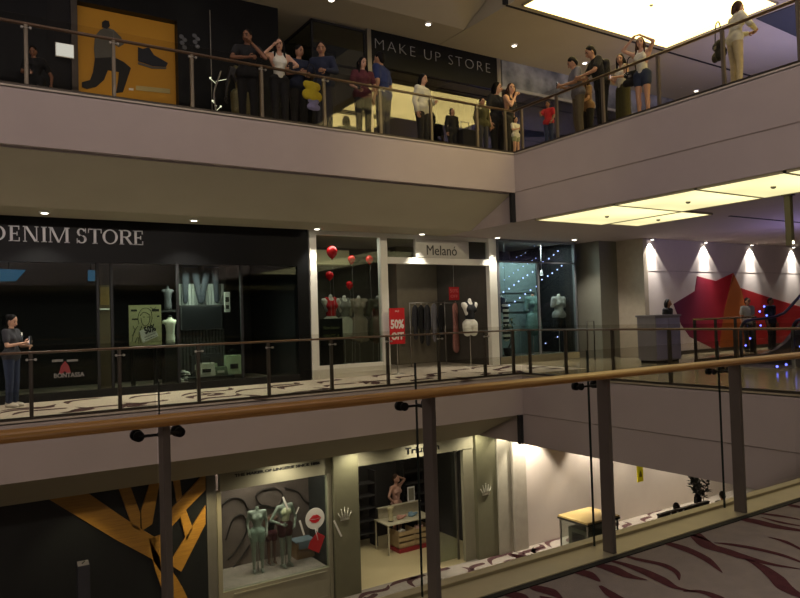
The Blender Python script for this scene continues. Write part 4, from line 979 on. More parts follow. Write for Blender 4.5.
# rear guard rail beyond the kiosk
g0, g1 = V((16.9, 11.55, 0)), V((21.5, 11.55, 0))
t = thing('guard_rail', 'guard rail with a shiny brass handrail between the kiosk and the escalator', 'railing', g0)
bm = NB(); tube(bm, [(0, 0, 1.13), (3.0, 0, 1.13)], .03, 12); obj('handrail', bm, mat('brass handrail', '#a98d5c', .25, metal=.7), t)
for x in (.05, 1.0, 1.95, 2.9):
    bm = NB(); box(bm, x-.03, x+.03, -.03, .03, 0, 1.11); obj('post', bm, DKMETAL, t)
for a, b in ((.09, .96), (1.04, 1.91), (1.99, 2.86)):
    bm = NB(); box(bm, a, b, -.005, .005, .08, 1.0); obj('glass_pane', bm, GLASS, t)
bm = NB(); box(bm, 0, 3, -.03, .03, 0, .06); obj('base_channel', bm, DKMETAL, t)
# escalator rising to the right
Ye = 9.8
xb = at(741, 345, 'y', Ye).x
t = thing('escalator', 'escalator with a black handrail rising out of view at the right', 'escalator', (xb, Ye, 0)); E0 = t.location
sl = math.tan(math.radians(30))
prof = [(.0, .55), (.02, .85), (.15, 1.03), (.4, 1.10), (1.2, 1.13), (1.8, 1.20), (2.4, 1.44), (5.0, 1.44+2.6*sl)]
under = [(.06, .10), (.0, .30)]
for s, yy in ((0, 0), (1, -1.25)):
    bm = NB(); tube(bm, catmull([(x, yy, z) for x, z in under+prof], 5), .042, 12, flat=.8); obj('handrail', bm, mat('black rubber', '#101012', .35), t)
    bm = NB(); P = [(q.x+.03, yy-.006, q.y-.04) for q in catmull([(x, z, 0) for x, z in prof], 4)]
    P += [(5.0, yy-.006, .45+3.0*sl), (2.0, yy-.006, .45), (1.5, yy-.006, .30), (.9, yy-.006, .22), (.05, yy-.006, .22)]
    prism(bm, P, (0, .012, 0)); obj('glass_balustrade', bm, GLASS, t)
    bm = NB(); P = [(.0, yy-.05, 0), (.0, yy-.05, .22), (.9, yy-.05, .24), (1.5, yy-.05, .32), (2.0, yy-.05, .5), (5.0, yy-.05, .5+3.0*sl), (5.0, yy-.05, .1+3.0*sl), (2.0, yy-.05, 0)]
    prism(bm, P, (0, .1, 0)); obj('skirt', bm, mat('steel escalator skirt', '#9a9a98', .3, metal=.8), t)
for i in range(12):
    x = .6+.40*i; z = max(0, (x-1.6)*sl); z = min(z, 3)
    bm = NB(); box(bm, x, x+.42, -1.18, -.07, max(0, z-.18), z+.02); obj('step', bm, mat('dark ribbed step', '#3a3a3c', .5, metal=.4), t)
bm = NB(); box(bm, -.5, .6, -1.25, 0, .0, .012); obj('landing_plate', bm, STEEL, t)
strand('string of blue lights climbing the side of the escalator', [(745.5, 345), (750, 338), (760.5, 325), (766.5, 315), (759.5, 311), (764, 306)], Ye-.2, .02, glow('blue bulb', '#5a66ff', 7), 'blue lights at the escalator')
strand('string of blue lights low beside the escalator foot', [(777, 366), (786, 364), (795, 353), (800, 346), (806, 340)], Ye-1.4, .024, glow('blue bulb', '#5a66ff', 7), 'blue lights at the escalator')
# hanging pole below the lit ceiling
p = at(788, 194, 'z', ST-.03)
t = thing('hanging_pole', 'dark square pole hanging from the lit ceiling at the right edge', 'pole', (p.x, p.y, ST-.045))
zl = at(788, 246, 'x', p.x).z-(ST-.045)
bm = NB(); box(bm, -.055, .055, -.055, .055, zl, 0); obj('shaft', bm, mat('olive brown pole', '#4a4535', .5), t)
bm = NB(); box(bm, -.03, .03, -.062, -.055, zl+.03, zl+.09); obj('lamp', bm, glow('pole lamp', '#fff0d0', 4), t)
bm = NB(); box(bm, -.09, .09, -.09, .09, -.02, 0); obj('ceiling_plate', bm, DKMETAL, t)
# ================================================================== UPPER FLOOR SHOPS
U = HU; UT = HU+ST
def ufx(x, y=60): return at(x, y, 'y', YS).x
UBLK = mat('black upper shop panel', '#101113', .4, var=.15, scale=2, spec=.2)
sp = thing('shopfront', 'black sports shopfront with a glowing yellow poster bay at the upper left', 'shopfront', (-6, YS, U)); O = sp.location
ya, yb = ufx(78), ufx(178)
def ub(nm, x0_, x1_, y0_, y1_, z0_, z1_, mt, par, o, bev=0):
    bm = NB(); box(bm, x0_, x1_, y0_, y1_, z0_, z1_); return obj(nm, sub(bm, o), mt, par, bev=bev)
ub('left_panel', -11, ya-.55, YS, YS+.2, U, UT, UBLK, sp, O); ub('pillar', ya-.12, ya, YS-.02, YS+.3, U, UT, DKMETAL, sp, O); ub('door_panel', ya-.55, ya-.12, YS+.05, YS+.2, U, UT, MATTE, sp, O)
ub('bay_header', ya, yb, YS, YS+.25, at(128, 10, 'y', YS).z-.02, UT, UBLK, sp, O)
ub('right_panel', yb, ufx(279), YS, YS+.25, U, UT, UBLK, sp, O)
ub('bay_back', ya, yb, YS+.22, YS+.3, U, UT-.3, mat('mustard yellow panel', '#b8861c', .6, var=.05, scale=1), sp, O)
ub('glazing_joint', ufx(210.5), ufx(211.3), YS-.012, YS, U+.3, UT-.4, STEEL, sp, O)
# the printed runner and the shoe on the yellow bay: flat printed shapes at their place
pr = thing('poster', 'poster of a running figure and a dark sneaker on the yellow bay', 'poster', at(128, 60, 'y', YS+.2)); O2 = pr.location
PD = mat('print black', '#1c1b1a', .7); PG = mat('print grey', '#57564f', .7)
def pp(nm, pts, mt, dy=0, par=pr):
    bm = NB(); prism(bm, [at(x, y, 'y', YS+.20-dy) for x, y in pts], (0, .012, 0)); return obj(nm, sub(bm, O2), mt, par)
pp('runner_torso', [(95, 36), (100, 30), (106, 27), (114, 30), (121, 37), (124, 44), (119, 47), (114, 44), (114, 58), (95, 60), (94, 48)], PG)
pp('runner_legs', [(95, 58), (114, 57), (124, 62), (131, 68), (127, 80), (123, 92), (116, 93), (118, 82), (119, 72), (108, 70), (104, 80), (96, 87), (87, 89), (82, 87), (82, 82), (90, 80), (93, 72)], PD, .002)
pp('runner_head', [(102, 27), (102, 22), (105, 20), (109, 21), (110, 26), (107, 29)], PD, .002)
pp('sneaker', [(138, 47), (143, 49), (149, 47), (154, 55), (163, 60), (168, 63), (166, 67), (153, 66), (138, 61)], mat('print dark blue', '#22252e', .7))
pp('sneaker_sole', [(138, 62), (153, 66.5), (167, 67.5), (166, 69), (152, 68.5), (138, 64)], PG, .002)
pp('caption_strip', [(136, 85.5), (170, 89), (170, 93.5), (136, 90)], mat('print pale', '#a79a66', .7)); pp('caption_dot', [(129, 88), (133.5, 88.5), (133.5, 90.5), (129, 90)], mat('print white', '#d8d2c0', .7))
# small white lit notice
a, b, c, d = rect(55.5, 43.5, 74, 57, YS-.06)
t = thing('light_box', 'small white lit notice on the dark panel left of the yellow bay', 'sign', (a, YS-.06, c))
bm = NB(); box(bm, 0, b-a, 0, .05, 0, d-c); obj('housing', bm, WHITE, t); bm = NB(); box(bm, .01, b-a-.01, -.004, 0, .01, d-c-.01); obj('face', bm, glow('notice glow', '#f1efe4', .75), t)
# white logo specks on the black panel
for i, (x, y, lab) in enumerate(((183, 44, 'left grey printed mark on the black upper shop panel'), (196, 43, 'right grey printed mark on the black upper shop panel'))):
    p = at(x, y, 'y', YS-.006); bm = NB()
    for j, (dx_, dz_) in enumerate(((-.03, .16), (.04, .10), (-.02, .02), (.03, -.07))): ball(bm, (dx_, 0, dz_), .055, (1, .08, .9), 8)
    o = obj('printed_mark', bm, mat('faint grey print', '#5b5e62', .6), None, p); tag(o, lab, 'mark', 'printed marks on the black panel')
# recessed entrance with a glass show box
bm = NB(); box(bm, ufx(279), ufx(372), YS+2.6, YS+2.8, U, UT); struct('wall_upper_recess', bm, UBLK)
a, b = ufx(312), ufx(366)
vb = thing('glass_showcase', 'dark framed glass showcase box beside the black shop sign', 'showcase', (a, YS, U)); O = vb.location
for xx, yy in ((a, YS), (b-.05, YS), (a, YS+1.6), (b-.05, YS+1.6)): ub('frame_post', xx, xx+.05, yy, yy+.05, U, UT-.05, MATTE, vb, O)
for zz in (UT-.1, U+2.5):
    ub('frame_bar', a, b, YS, YS+.05, zz, zz+.05, MATTE, vb, O); ub('frame_bar', a, b, YS+1.6, YS+1.65, zz, zz+.05, MATTE, vb, O); ub('frame_bar', a, a+.05, YS, YS+1.65, zz, zz+.05, MATTE, vb, O)
ub('glass_pane', a+.05, b-.05, YS+.02, YS+.028, U+.05, UT-.1, glass('dark reflecting shop glass', '#c9cdca', .24, .004), vb, O); ub('glass_pane', a+.02, a+.028, YS+.05, YS+1.6, U+.05, UT-.1, SHOPGLASS, vb, O)
# make up shop
mk = thing('shopfront', 'black shopfront with thin silver capitals over reflecting dark glass', 'shopfront', (ufx(371), YS, U)); O = mk.location
ma, mb = ufx(371), ufx(496)
zs0, zs1 = at(430, 77, 'y', YS).z, UT
ub('header', ma, mb, YS-.04, YS+.12, zs0, UT, UBLK, mk, O); ub('side_post', ufx(367), ma, YS-.04, YS+.1, U, UT, STEEL, mk, O); ub('side_post', mb-.02, ufx(499), YS-.06, YS+.1, U, UT, STEEL, mk, O)
wl, wr = ufx(374, 40), ufx(489, 70)
mo = text('lettering', 'MAKE UP STORE', .40, V((wl, YS-.05, at(430, 61, 'y', YS).z))-O, mat('thin silver letters', '#8d8f91', .4, metal=.2), mk, .006, bold=-.011, space=1.25, width=wr-wl); split_letters(mo, 'letter')
UGL = glass('dark reflecting shop glass', '#c9cdca', .24, .004)
yf = YS+3.2; xl = ufx(391, 80)
ub('shop_glass', ma, mb-.02, YS+.02, YS+.028, U+.02, zs0, UGL, mk, O)
ub('back_wall', xl-.3, mb, yf, yf+.1, U, UT, MATTE, mk, O)
ub('lit_pilaster', ufx(471), ufx(478), YS+.4, YS+.6, U, zs0-.4, mat('cream pilaster', '#d8cba0', .5), mk, O)
ub('grey_return', mb, mb+.1, YS+.1, YS+3, U, UT, DARK, mk, O)
# long make-up counter and stool backs inside
bm = NB(); box(bm, 0, 2.4, 0, .5, 0, .95); o = obj('makeup_counter', bm, UBLK, None, (xl+.4, YS+1.2, U), bev=.01); tag(o, 'black make-up counter behind the reflecting shop glass', 'counter')
bm = NB(); box(bm, -.04, 2.44, -.04, .54, .95, .99); obj('worktop', bm, DARK, o)
for i, (dx_, h, mt) in enumerate(((.55, .16, WHITE), (.75, .22, mat('orange bottle', '#9a5a2c', .4)), (1.0, .14, STEEL), (1.3, .2, WHITE))):
    bm = NB(); lathe(bm, (0, 0, 0), [(.03, 0), (.032, h*.6), (.015, h*.7), (.015, h)], 12); o = obj('cosmetic_bottle', bm, mt, None, (xl+.4+dx_, YS+1.3, U+.991)); tag(o, ['white bottle at the left of the make-up counter', 'orange bottle on the make-up counter', 'small steel bottle on the make-up counter', 'white bottle at the right of the make-up counter'][i], 'bottle', 'bottles on the make-up counter')
# next shop on the right with a greyish picture banner
nx = thing('shopfront', 'dark shopfront with a cloudy grey picture banner right of the make-up shop', 'shopfront', (ufx(500), YS, U)); O = nx.location
na, nb_ = ufx(500), 22
mt = bpy.data.materials.new('cloudy grey banner'); mt.use_nodes = True; nt = mt.node_tree; bs = nt.nodes['Principled BSDF']; tc = nt.nodes.new('ShaderNodeTexCoord'); nz = nt.nodes.new('ShaderNodeTexNoise'); nz.inputs['Scale'].default_value = 1.6; nz.inputs['Detail'].default_value = 5
rp = nt.nodes.new('ShaderNodeValToRGB'); rp.color_ramp.elements[0].color = lin('#4c5157'); rp.color_ramp.elements[1].color = lin('#9a9fa2'); rp.color_ramp.elements[0].position = .35; rp.color_ramp.elements[1].position = .65
nt.links.new(tc.outputs['Object'], nz.inputs['Vector']); nt.links.new(nz.outputs['Fac'], rp.inputs['Fac']); nt.links.new(rp.outputs[0], bs.inputs['Base Color'])
z1 = at(530, 65, 'y', YS).z; z0_ = at(530, 92, 'y', YS).z
ub('banner', na+.05, nb_, YS-.02, YS+.05, z0_, z1, mt, nx, O); ub('top_trim', na, nb_, YS-.03, YS+.06, z1, z1+.12, MATTE, nx, O); ub('lower_trim', na, nb_, YS-.03, YS+.06, z0_-.08, z0_, mat('pale trim', '#9b9c98', .5), nx, O)
ub('header', na, nb_, YS, YS+.1, z1+.12, UT, SOFF, nx, O)
ub('dark_glazing', na, nb_, YS+.06, YS+.1, U, z0_-.08, BLACK, nx, O); ub('shop_glass', na, nb_, YS+.02, YS+.028, U+.02, z0_-.08, UGL, nx, O)
# sparkling window figures on the left panel
GOLD = mat('gold sequins', '#6f6a48', .4, metal=.4, var=.4, scale=60)
p = at(241, 62, 'y', YS-.5)
o, base, k, J, RZ = person('mannequin in a golden sequined dress behind the upper railing', 241, 66, U, 180, 1.5, pose(elR=(.26, .02, 1.1), wrR=(.30, .05, .86)), ('tank', GOLD), ('miniskirt', GOLD), None, None, 0, None, Y=YS-.75, female=True, mannequin=mat('dark mannequin', '#2b2a29', .4), name='mannequin', cat='mannequin', headless=True)
bm = NB(); disc(bm, (0, 0, .008), (0, 0, 1), .16, .014, 24); tube(bm, [(0, -.02, .01), (0, -.02, J['pelvis'].z-.05)], .012, 8); obj('stand', bm, STEEL, o)
p = at(219, 82, 'y', YS-.3); t = thing('reflection_sparkle', 'curved shiny stand with added glowing points for sparkling reflections behind the upper railing', 'lamp', (p.x, YS-.3, U))
bm = NB(); tube(bm, catmull([(0, 0, .02), (-.05, 0, .6), (-.12, 0, 1.2), (-.02, 0, 1.55), (.05, 0, 1.75)], 5), .02, 8); obj('stem', bm, STEEL, t); bm = NB(); lathe(bm, (0, 0, 0), [(.18, 0), (.18, .02), (.03, .04)]); obj('base', bm, MATTE, t)
for x, z in ((-.16, 1.05), (.02, .95), (-.02, .6), (-.32, .5), (-.2, 1.55), (.2, 1.6)):
    bm = NB(); ball(bm, (x, -.02, z), .022, n=8); tube(bm, [(x, 0, z), (-.07, 0, z-.1)], .005, 5); obj('reflection_point', bm, glow('warm sparkle', '#e8ecc8', 1.6), t)  # glowing balls added in place of sparkling reflections
# upper ceiling downlights
DLG = glow('downlight lamp', '#fff6e0', 9)
def downlight(x, y, z, lab, grp, e=60, size=100, blend=.6, col=(1, .9, .76), vis=True):
    t = thing('downlight', lab, 'ceiling light', (x, y, z), 0, grp)
    bm = NB(); lathe(bm, (0, 0, -.03), [(.085, 0), (.10, .012), (.10, .03)], 20); obj('trim_ring', bm, WHITE, t)
    bm = NB(); disc(bm, (0, 0, -.032), (0, 0, 1), .06, .006, 18); obj('lamp', bm, DLG, t)
    l = bpy.data.lights.new('downlight', 'SPOT'); l.energy = e; l.spot_size = math.radians(size); l.spot_blend = blend; l.color = col; l.shadow_soft_size = .06
    o = bpy.data.objects.new('downlight_spot', l); COL.objects.link(o); o.location = (x, y, z-.06)
for i, x in enumerate((-3.5, -.7, 2.05, 4.8, 7.5, 10.25, 13.15, 15.95, 18.7, 21.4)):
    downlight(x, 14.15, UT, ['downlight over the far left of the upper walkway', 'downlight left of the small white notice', 'downlight above the yellow poster bay', 'downlight above the black upper panel', 'downlight above the glass showcase', 'downlight above the make-up shop lettering', 'downlight at the right end of the make-up shop', 'downlight above the cloudy banner', 'downlight seen through the glass below the girl in shorts', 'downlight low behind the glass at the corner of the slab'][i], 'downlights of the upper walkway', 40 if x > 9 else 22 if x > 6 else 4)
for i, x in enumerate((-4.2, -1.4, 1.5, 4.3, 7.32, 10.35, 12.92, 15.6)):
    hot = 6.5 < x < 13.5
    downlight(x, YS-.33 if hot else 14.5, ST, ['downlight over the far left of the denim shop', 'downlight left of the denim lettering', 'downlight above the denim lettering', 'downlight above the sale poster', 'downlight washing the left cream post', 'downlight washing the transom of the boutique', 'downlight washing the right cream post', 'downlight above the fairy light window'][i], 'downlights of the middle corridor', 190 if hot else 200, 75 if hot else 110, .5, (1, .92, .8))
# ================================================================== LOWER FLOOR
G = -HU; GT = -D2
bf = thing('shopfront', 'black shopfront decorated with big honey coloured tree branches', 'shopfront', (0, YS, G)); O = bf.location
gx = lambda x, y=520: at(x, y, 'y', YS).x
ub('black_wall', -11, gx(206.5), YS, YS+.2, G, GT, mat('black green wall', '#161a1a', .45, var=.1), bf, O)
TREE = wood('honey tree slats', '#9a702a', '#bd8c34', 'X', .45, 4)
p1 = lambda pts: [(x/3.36, 420+y/3.36) for x, y in pts]; p2 = lambda pts: [(180+x/3.785, 440+y/3.785) for x, y in pts]
for nm, pts in (('branch', p1([(120, 240), (265, 225), (455, 355), (530, 400), (545, 520), (510, 467), (380, 397)])), ('branch', p1([(392, 210), (432, 205), (472, 315), (472, 372), (445, 360)])), ('branch', p1([(512, 190), (540, 190), (512, 350), (478, 372), (474, 305)])),
                ('branch', p2([(-60, 290), (97, 122), (97, 190), (25, 263), (-5, 300), (-45, 345)])), ('branch', p2([(97, 248), (97, 318), (5, 500), (-40, 470), (20, 370)])), ('branch', p2([(0, 285), (22, 262), (48, 332), (25, 385)])), ('branch', p2([(-28, 135), (-2, 135), (8, 215), (-12, 235)])),
                ('trunk', p1([(500, 400), (560, 380), (575, 500), (612, 560), (650, 640), (570, 640), (520, 500)]))):
    bm = NB(); prism(bm, [at(x, y, 'y', YS-.06) for x, y in pts], (0, .055, 0)); obj(nm, sub(bm, O), TREE, bf, bev=.006)
p = at(83, 562, 'y', 13.4)
t = thing('info_pillar', 'slim dark information pillar with a white notice on its slanted top', 'sign', (p.x, 13.4, G)); h = p.z-G
bm = NB(); prism(bm, [(-.1, -.07, 0), (-.1, .07, 0), (-.1, .07, h), (-.1, -.07, h-.05)], (.2, 0, 0)); obj('pillar', bm, mat('charcoal pillar', '#33343a', .5), t, bev=.006)
bm = NB(); prism(bm, [(-.09, -.066, h-.044), (-.09, .06, h+.002), (-.09, .06, h+.008), (-.09, -.066, h-.038)], (.18, 0, 0)); obj('notice', bm, mat('white notice card', '#b9b6aa', .6), t)
bm = NB(); tube(bm, [(-.02, -.02, h-.022), (.03, .03, h-.002)], .01, 6); obj('arrow', bm, INK, t)
p = at(131, 587, 'y', 14.6); bm = NB(); box(bm, -.012, .012, -.012, .012, 0, .95); o = obj('barrier_post', bm, STEEL, None, (p.x, 14.9, G)); tag(o, 'thin pale upright post before the black branch wall', 'post'); bm = NB(); disc(bm, (0, 0, .006), (0, 0, 1), .1, .012); obj('base', bm, STEEL, o)
# lingerie shop
SAGE = mat('sage green column', '#6c6a52', .55, var=.04); SAGE2 = mat('sage grey shop frame', '#8d8972', .5, var=.03)
ln = thing('shopfront', 'sage green lingerie shopfront with a show window, two columns and an open door', 'shopfront', (gx(207), YS, G)); O = ln.location
c1a, c1b, c2a, c2b = gx(332), gx(357), gx(475), gx(495)
w0, w1 = gx(221.5, 540), gx(328, 520); wz1 = at(275, 482.5, 'y', YS).z; wz0 = at(275, 580, 'y', YS).z
ub('end_panel', gx(207), w0-.1, YS, YS+.12, G, GT, mat('mirror grey panel', '#7b7a70', .2, metal=.3), ln, O)
ub('header', gx(207)+.3, c1a, YS-.02, YS+.12, wz1, GT, SAGE2, ln, O); ub('frame_post', w0-.1, w0, YS-.05, YS+.12, G, wz1, SAGE2, ln, O, .006); ub('frame_post', w1, w1+.09, YS-.05, YS+.12, G, wz1, SAGE2, ln, O, .006)
ub('base_panel', w0, w1, YS-.02, YS+.12, G, wz0, SAGE2, ln, O); ub('panel_moulding', w0+.25, w1-.08, YS-.045, YS-.02, wz0-.10, wz0-.07, SAGE2, ln, O); ub('panel_moulding', w0+.25, w1-.08, YS-.045, YS-.02, G+.08, G+.11, SAGE2, ln, O)
ub('window_pane', w0, w1, YS+.03, YS+.04, wz0, wz1, SHOPGLASS, ln, O)
ub('column', c1a, c1b, YS-.14, YS+.3, G, GT, SAGE, ln, O, .01); ub('column', c2a, c2b, YS-.14, YS+.3, G, GT, SAGE, ln, O, .01)
dz = at(410, 458, 'y', YS).z
ub('header', c1b, c2a, YS-.02, YS+.12, dz, GT, SAGE2, ln, O)
ub('door_side_panel', gx(464, 490), c2a, YS, YS+.12, G, dz, SAGE2, ln, O)
for x in (441, 462.5): ub('door_frame', gx(x, 490)-.025, gx(x, 490)+.025, YS+.25, YS+.3, G, dz, STEEL, ln, O)
ub('door_glass', gx(441, 490), gx(462.5, 490), YS+.27, YS+.278, G+.05, dz, SHOPGLASS, ln, O)
K = mat('black sign letters', '#141413', .5)
x0_, x1_ = gx(234, 470), gx(319.5, 462)
text('small_lettering', 'THE MAKER OF LINGERIE SINCE 1886', .085, V((x0_, YS-.03, at(277, 470.2, 'y', YS).z))-O, K, ln, .004, bold=.004, width=x1_-x0_)
x0_, x1_ = gx(404.5, 448), gx(438.5, 444)
text('name_lettering', 'Triumph', .22, V((x0_, YS-.03, at(421, 451.6, 'y', YS).z))-O, K, ln, .004, bold=.006, width=x1_-x0_)
def crown(p, mt):
    bm = NB(); w = .15
    for i, (x, h) in enumerate(((-.15, .17), (-.08, .25), (0, .29), (.08, .25), (.15, .17))):
        tube(bm, [(x*.62, 0, .04), (x*1.15, 0, h)], [.024, .008], 8); ball(bm, (x*1.17, 0, h+.012), .016, n=8)
    box(bm, -.115, .115, -.012, .012, 0, .045)
    o = obj('crown_emblem', bm, mt, ln); o.location = V(p)-O
crown(at(345, 520, 'y', YS-.155), mat('pale metal emblem', '#c8c7b4', .35, metal=.4)); crown(at(486, 495, 'y', YS-.155), mat('pale metal emblem', '#c8c7b4', .35, metal=.4))
# window display of the lingerie shop
def wallY(nm, x0_, x1_, y, z0_, z1_, mt): bm = NB(); box(bm, x0_, x1_, y, y+.1, z0_, z1_); struct(nm, bm, mt)
wallY('wall_window_back', w0-.2, c1a+.3, YS+1.5, G, GT, mat('grey plum backdrop', '#6a5a54', .8, var=.3, scale=1.2))
bm = NB(); box(bm, w0, w1, YS+.13, YS+1.5, G, wz0-.02); struct('trim_40', bm, mat('pinkish display floor', '#a3938a', .7, var=.2))
wf = wz0-.02
sw = thing('wall_graphic', 'dark swirling ribbon graphic across the back of the lingerie window', 'wall graphic', (w0, YS+1.48, wf)); SWM = mat('dark plum ribbon', '#2e2624', .7); Yq = YS+1.47
for pts in ([(222, 505), (232, 498), (243, 500), (250, 510), (262, 505), (275, 508)], [(226, 540), (233, 520), (243, 515), (247, 530), (238, 548), (228, 560)], [(262, 490), (275, 488), (283, 496), (276, 508), (262, 505), (256, 496), (262, 490)], [(285, 488), (298, 492), (306, 502), (318, 500), (326, 510)], [(226, 575), (238, 562), (250, 545)]):
    bm = NB(); P = catmull([at(x, y, 'y', Yq)-sw.location for x, y in pts], 5); tube(bm, P, .035, 8, flat=.4); obj('ribbon', bm, SWM, sw)
form('pale mannequin standing at the left of the lingerie window', 257, 509, wf, YS+.75, ('none', None), ('shorts', fabric('pale teal', '#8c9a90')), mat('greenish mannequin', '#8b9186', .4), yaw=165, legs=True, arms=True, group='lingerie window mannequins')
form('mannequin in a cream bra with one arm on its hip in the lingerie window', 285, 503, wf, YS+.7, ('crop', fabric('cream satin', '#b9b596')), ('shorts', FR['maroon']), mat('greenish mannequin', '#8b9186', .4), yaw=190, P=pose(elR=(.36, -.03, 1.12), wrR=(.17, .12, 1.02), elL=(-.3, 0, 1.1), wrL=(-.2, .1, .95)), legs=True, arms=True, group='lingerie window mannequins')
form('short brown mannequin between the two pale ones in the lingerie window', 271, 516, wf, YS+1.1, ('crop', FR['black']), ('shorts', FR['maroon']), mat('brown mannequin', '#6c4a3c', .5), H=1.35, legs=True, arms=True, group='lingerie window mannequins')
a, b, c, d = rect(296, 540, 322, 578, YS+1.0); b = min(b, c1a-.03)
ch = thing('chest', 'tan wooden chest under a pale blue cloth in the lingerie window', 'chest', (a, YS+.95, wf)); bm = NB(); box(bm, 0, b-a, 0, .4, 0, d-wf); obj('body', bm, wood('tan chest wood', '#7d5c3a', '#8f6c46', 'X'), ch, bev=.01)
for i in range(2): bm = NB(); box(bm, .04, b-a-.04, -.015, 0, .06+.5*(d-wf)*i, .5*(d-wf)*(i+1)-.03); obj('drawer', bm, wood('tan chest wood', '#7d5c3a', '#8f6c46', 'X'), ch)
bm = NB(); box(bm, -.03, b-a+.01, -.03, .38, d-wf, d-wf+.03); box(bm, .05, .55, -.045, -.03, d-wf-.16, d-wf+.02); o = obj('blue_cloth', bm, fabric('pale blue', '#76828c'), None, (a, YS+.95, wf), bev=.01); tag(o, 'pale blue cloth spread over the tan chest', 'cloth')
# lips bubble and red tag
p = at(315, 518.5, 'y', YS+.012); rr = (at(324.5, 518, 'y', YS).x-at(305.5, 520, 'y', YS).x)/2
bb = thing('lips_sticker', 'round white speech bubble sticker with red lips on the lingerie window', 'sticker', p)
bm = NB(); disc(bm, (0, 0, 0), (0, 1, 0), rr, .01, 36); prism(bm, [(-.02, -.005, -rr*.95), (.08, -.005, -rr*.9), (.06, -.005, -rr*1.35)], (0, .01, 0)); obj('bubble', bm, mat('sticker white', '#cfccc0', .5), bb)
bm = NB()
LIPU = [(-.62, .0), (-.3, .30), (-.1, .38), (0, .28), (.1, .38), (.3, .30), (.62, 0), (.25, .02), (0, -.04), (-.25, .02)]; LIPD = [(-.62, -.02), (-.25, -.06), (0, -.1), (.25, -.06), (.62, -.02), (.35, -.32), (0, -.42), (-.35, -.32)]
for L_ in (LIPU, LIPD): prism(bm, [(x*rr, -.012, z*rr) for x, z in L_], (0, .006, 0))
obj('lips', bm, mat('lipstick red', '#b01e24', .5), bb)
p = at(316, 541, 'y', YS+.012); o = thing('red_tag_sticker', 'tilted red tag sticker below the lips bubble', 'sticker', p); bm = NB()
prism(bm, [at(x, y, 'y', YS+.008)-p for x, y in ((317, 532), (325, 536), (319, 553), (308, 548.5), (310, 542))], (0, .006, 0)); obj('tag', bm, mat('tag red', '#9c2022', .5), o); bm = NB(); tube(bm, [at(x, y, 'y', YS+.004)-p for x, y in ((315, 528), (318, 540))], .008, 6); obj('string', bm, WHITE, o)
for i, (q, Yy) in enumerate(((((283, 497), (287.8, 509)), YS), (((299, 507), (296, 514)), YS), (((299.7, 520.5), (304.2, 535)), YS), (((334, 520.5), (341.5, 536.5)), YS-.15))):
    P = [at(x, y, 'y', Yy+.01 if Yy == YS else Yy) for x, y in q]; bm = NB(); d_ = (P[1]-P[0]).normalized(); n_ = V((-d_.z, 0, d_.x))*.022
    if i == 1: n_ *= .5
    prism(bm, [V((0, 0, 0))-n_, n_, P[1]-P[0]+n_, P[1]-P[0]-n_], (0, .006, 0)); o = obj('slash_sticker', bm, mat('sticker white', '#cfccc0', .5), None, P[0]); tag(o, ['white slash sticker above the mannequin with the cream bra', 'short thin slash sticker left above the lips bubble', 'white slash sticker just left of the lips bubble', 'white slash sticker on the sage column with the crown'][i], 'sticker', 'white slash stickers')
# shop interior
wallY('wall_lingerie_shop', c1a, 13.6, YS+3.4, G, GT, mat('dark shop back', '#24221f', .8)); bm = NB(); box(bm, c1a+.1, c1a+.2, YS+.3, YS+3.4, G, GT); struct('wall_lingerie_left', bm, DARK)
bm = NB(); box(bm, c2b-.05, c2b+.05, YS+.3, YS+3.4, G, GT); struct('wall_lingerie_right', bm, DARK)
sh = thing('wall_rack', 'dark wall rack with rows of hanging lingerie on the left wall of the shop', 'rack', (c1a+.6, YS+2.6, G)); 
for i in range(5): bm = NB(); box(bm, 0, 2.2, 0, .35, .4+.36*i, .43+.36*i); obj('shelf', bm, DARK, sh)
for xx in (0, 2.15): bm = NB(); box(bm, xx, xx+.05, 0, .4, 0, 2.2); obj('side_panel', bm, DARK, sh)
sh2 = thing('wall_rack', 'dark wall rack seen through the glass door of the lingerie shop', 'rack', (gx(441, 490)+.75, YS+3.0, G))
for i in range(5): bm = NB(); box(bm, 0, .95, 0, .35, .4+.36*i, .43+.36*i); obj('shelf', bm, DARK, sh2)
for xx in (0, .9): bm = NB(); box(bm, xx, xx+.05, 0, .4, 0, 2.2); obj('side_panel', bm, DARK, sh2)
# display table with open bins
tb = at(389, 556, 'z', G); tz = at(389.5, 525, 'y', tb.y).z-G
tl = 1.55
t = thing('display_table', 'cream display table with thin legs just inside the lingerie door', 'table', (tb.x, tb.y, G))
CRW = mat('cream table laminate', '#b5ae94', .5)
bm = NB(); box(bm, -.02, tl, -.02, .75, tz-.035, tz); obj('tabletop', bm, CRW, t, bev=.005)
for x, y in ((0, 0), (tl-.05, 0), (0, .7), (tl-.05, .7)): bm = NB(); box(bm, x, x+.035, y, y+.035, 0, tz-.035); obj('leg', bm, CRW, t)
bm = NB(); box(bm, .1, tl, .68, .72, tz, tz+.30); box(bm, .06, tl, .60, .72, tz+.30, tz+.325); obj('rear_riser', bm, CRW, t)
t2 = thing('bin_unit', 'tan drawer unit with open bins and a red base under the display table', 'storage unit', (tb.x+.34, tb.y-.02, G))
BINW = wood('tan bin wood', '#9a845e', '#ae976e', 'X', .6)
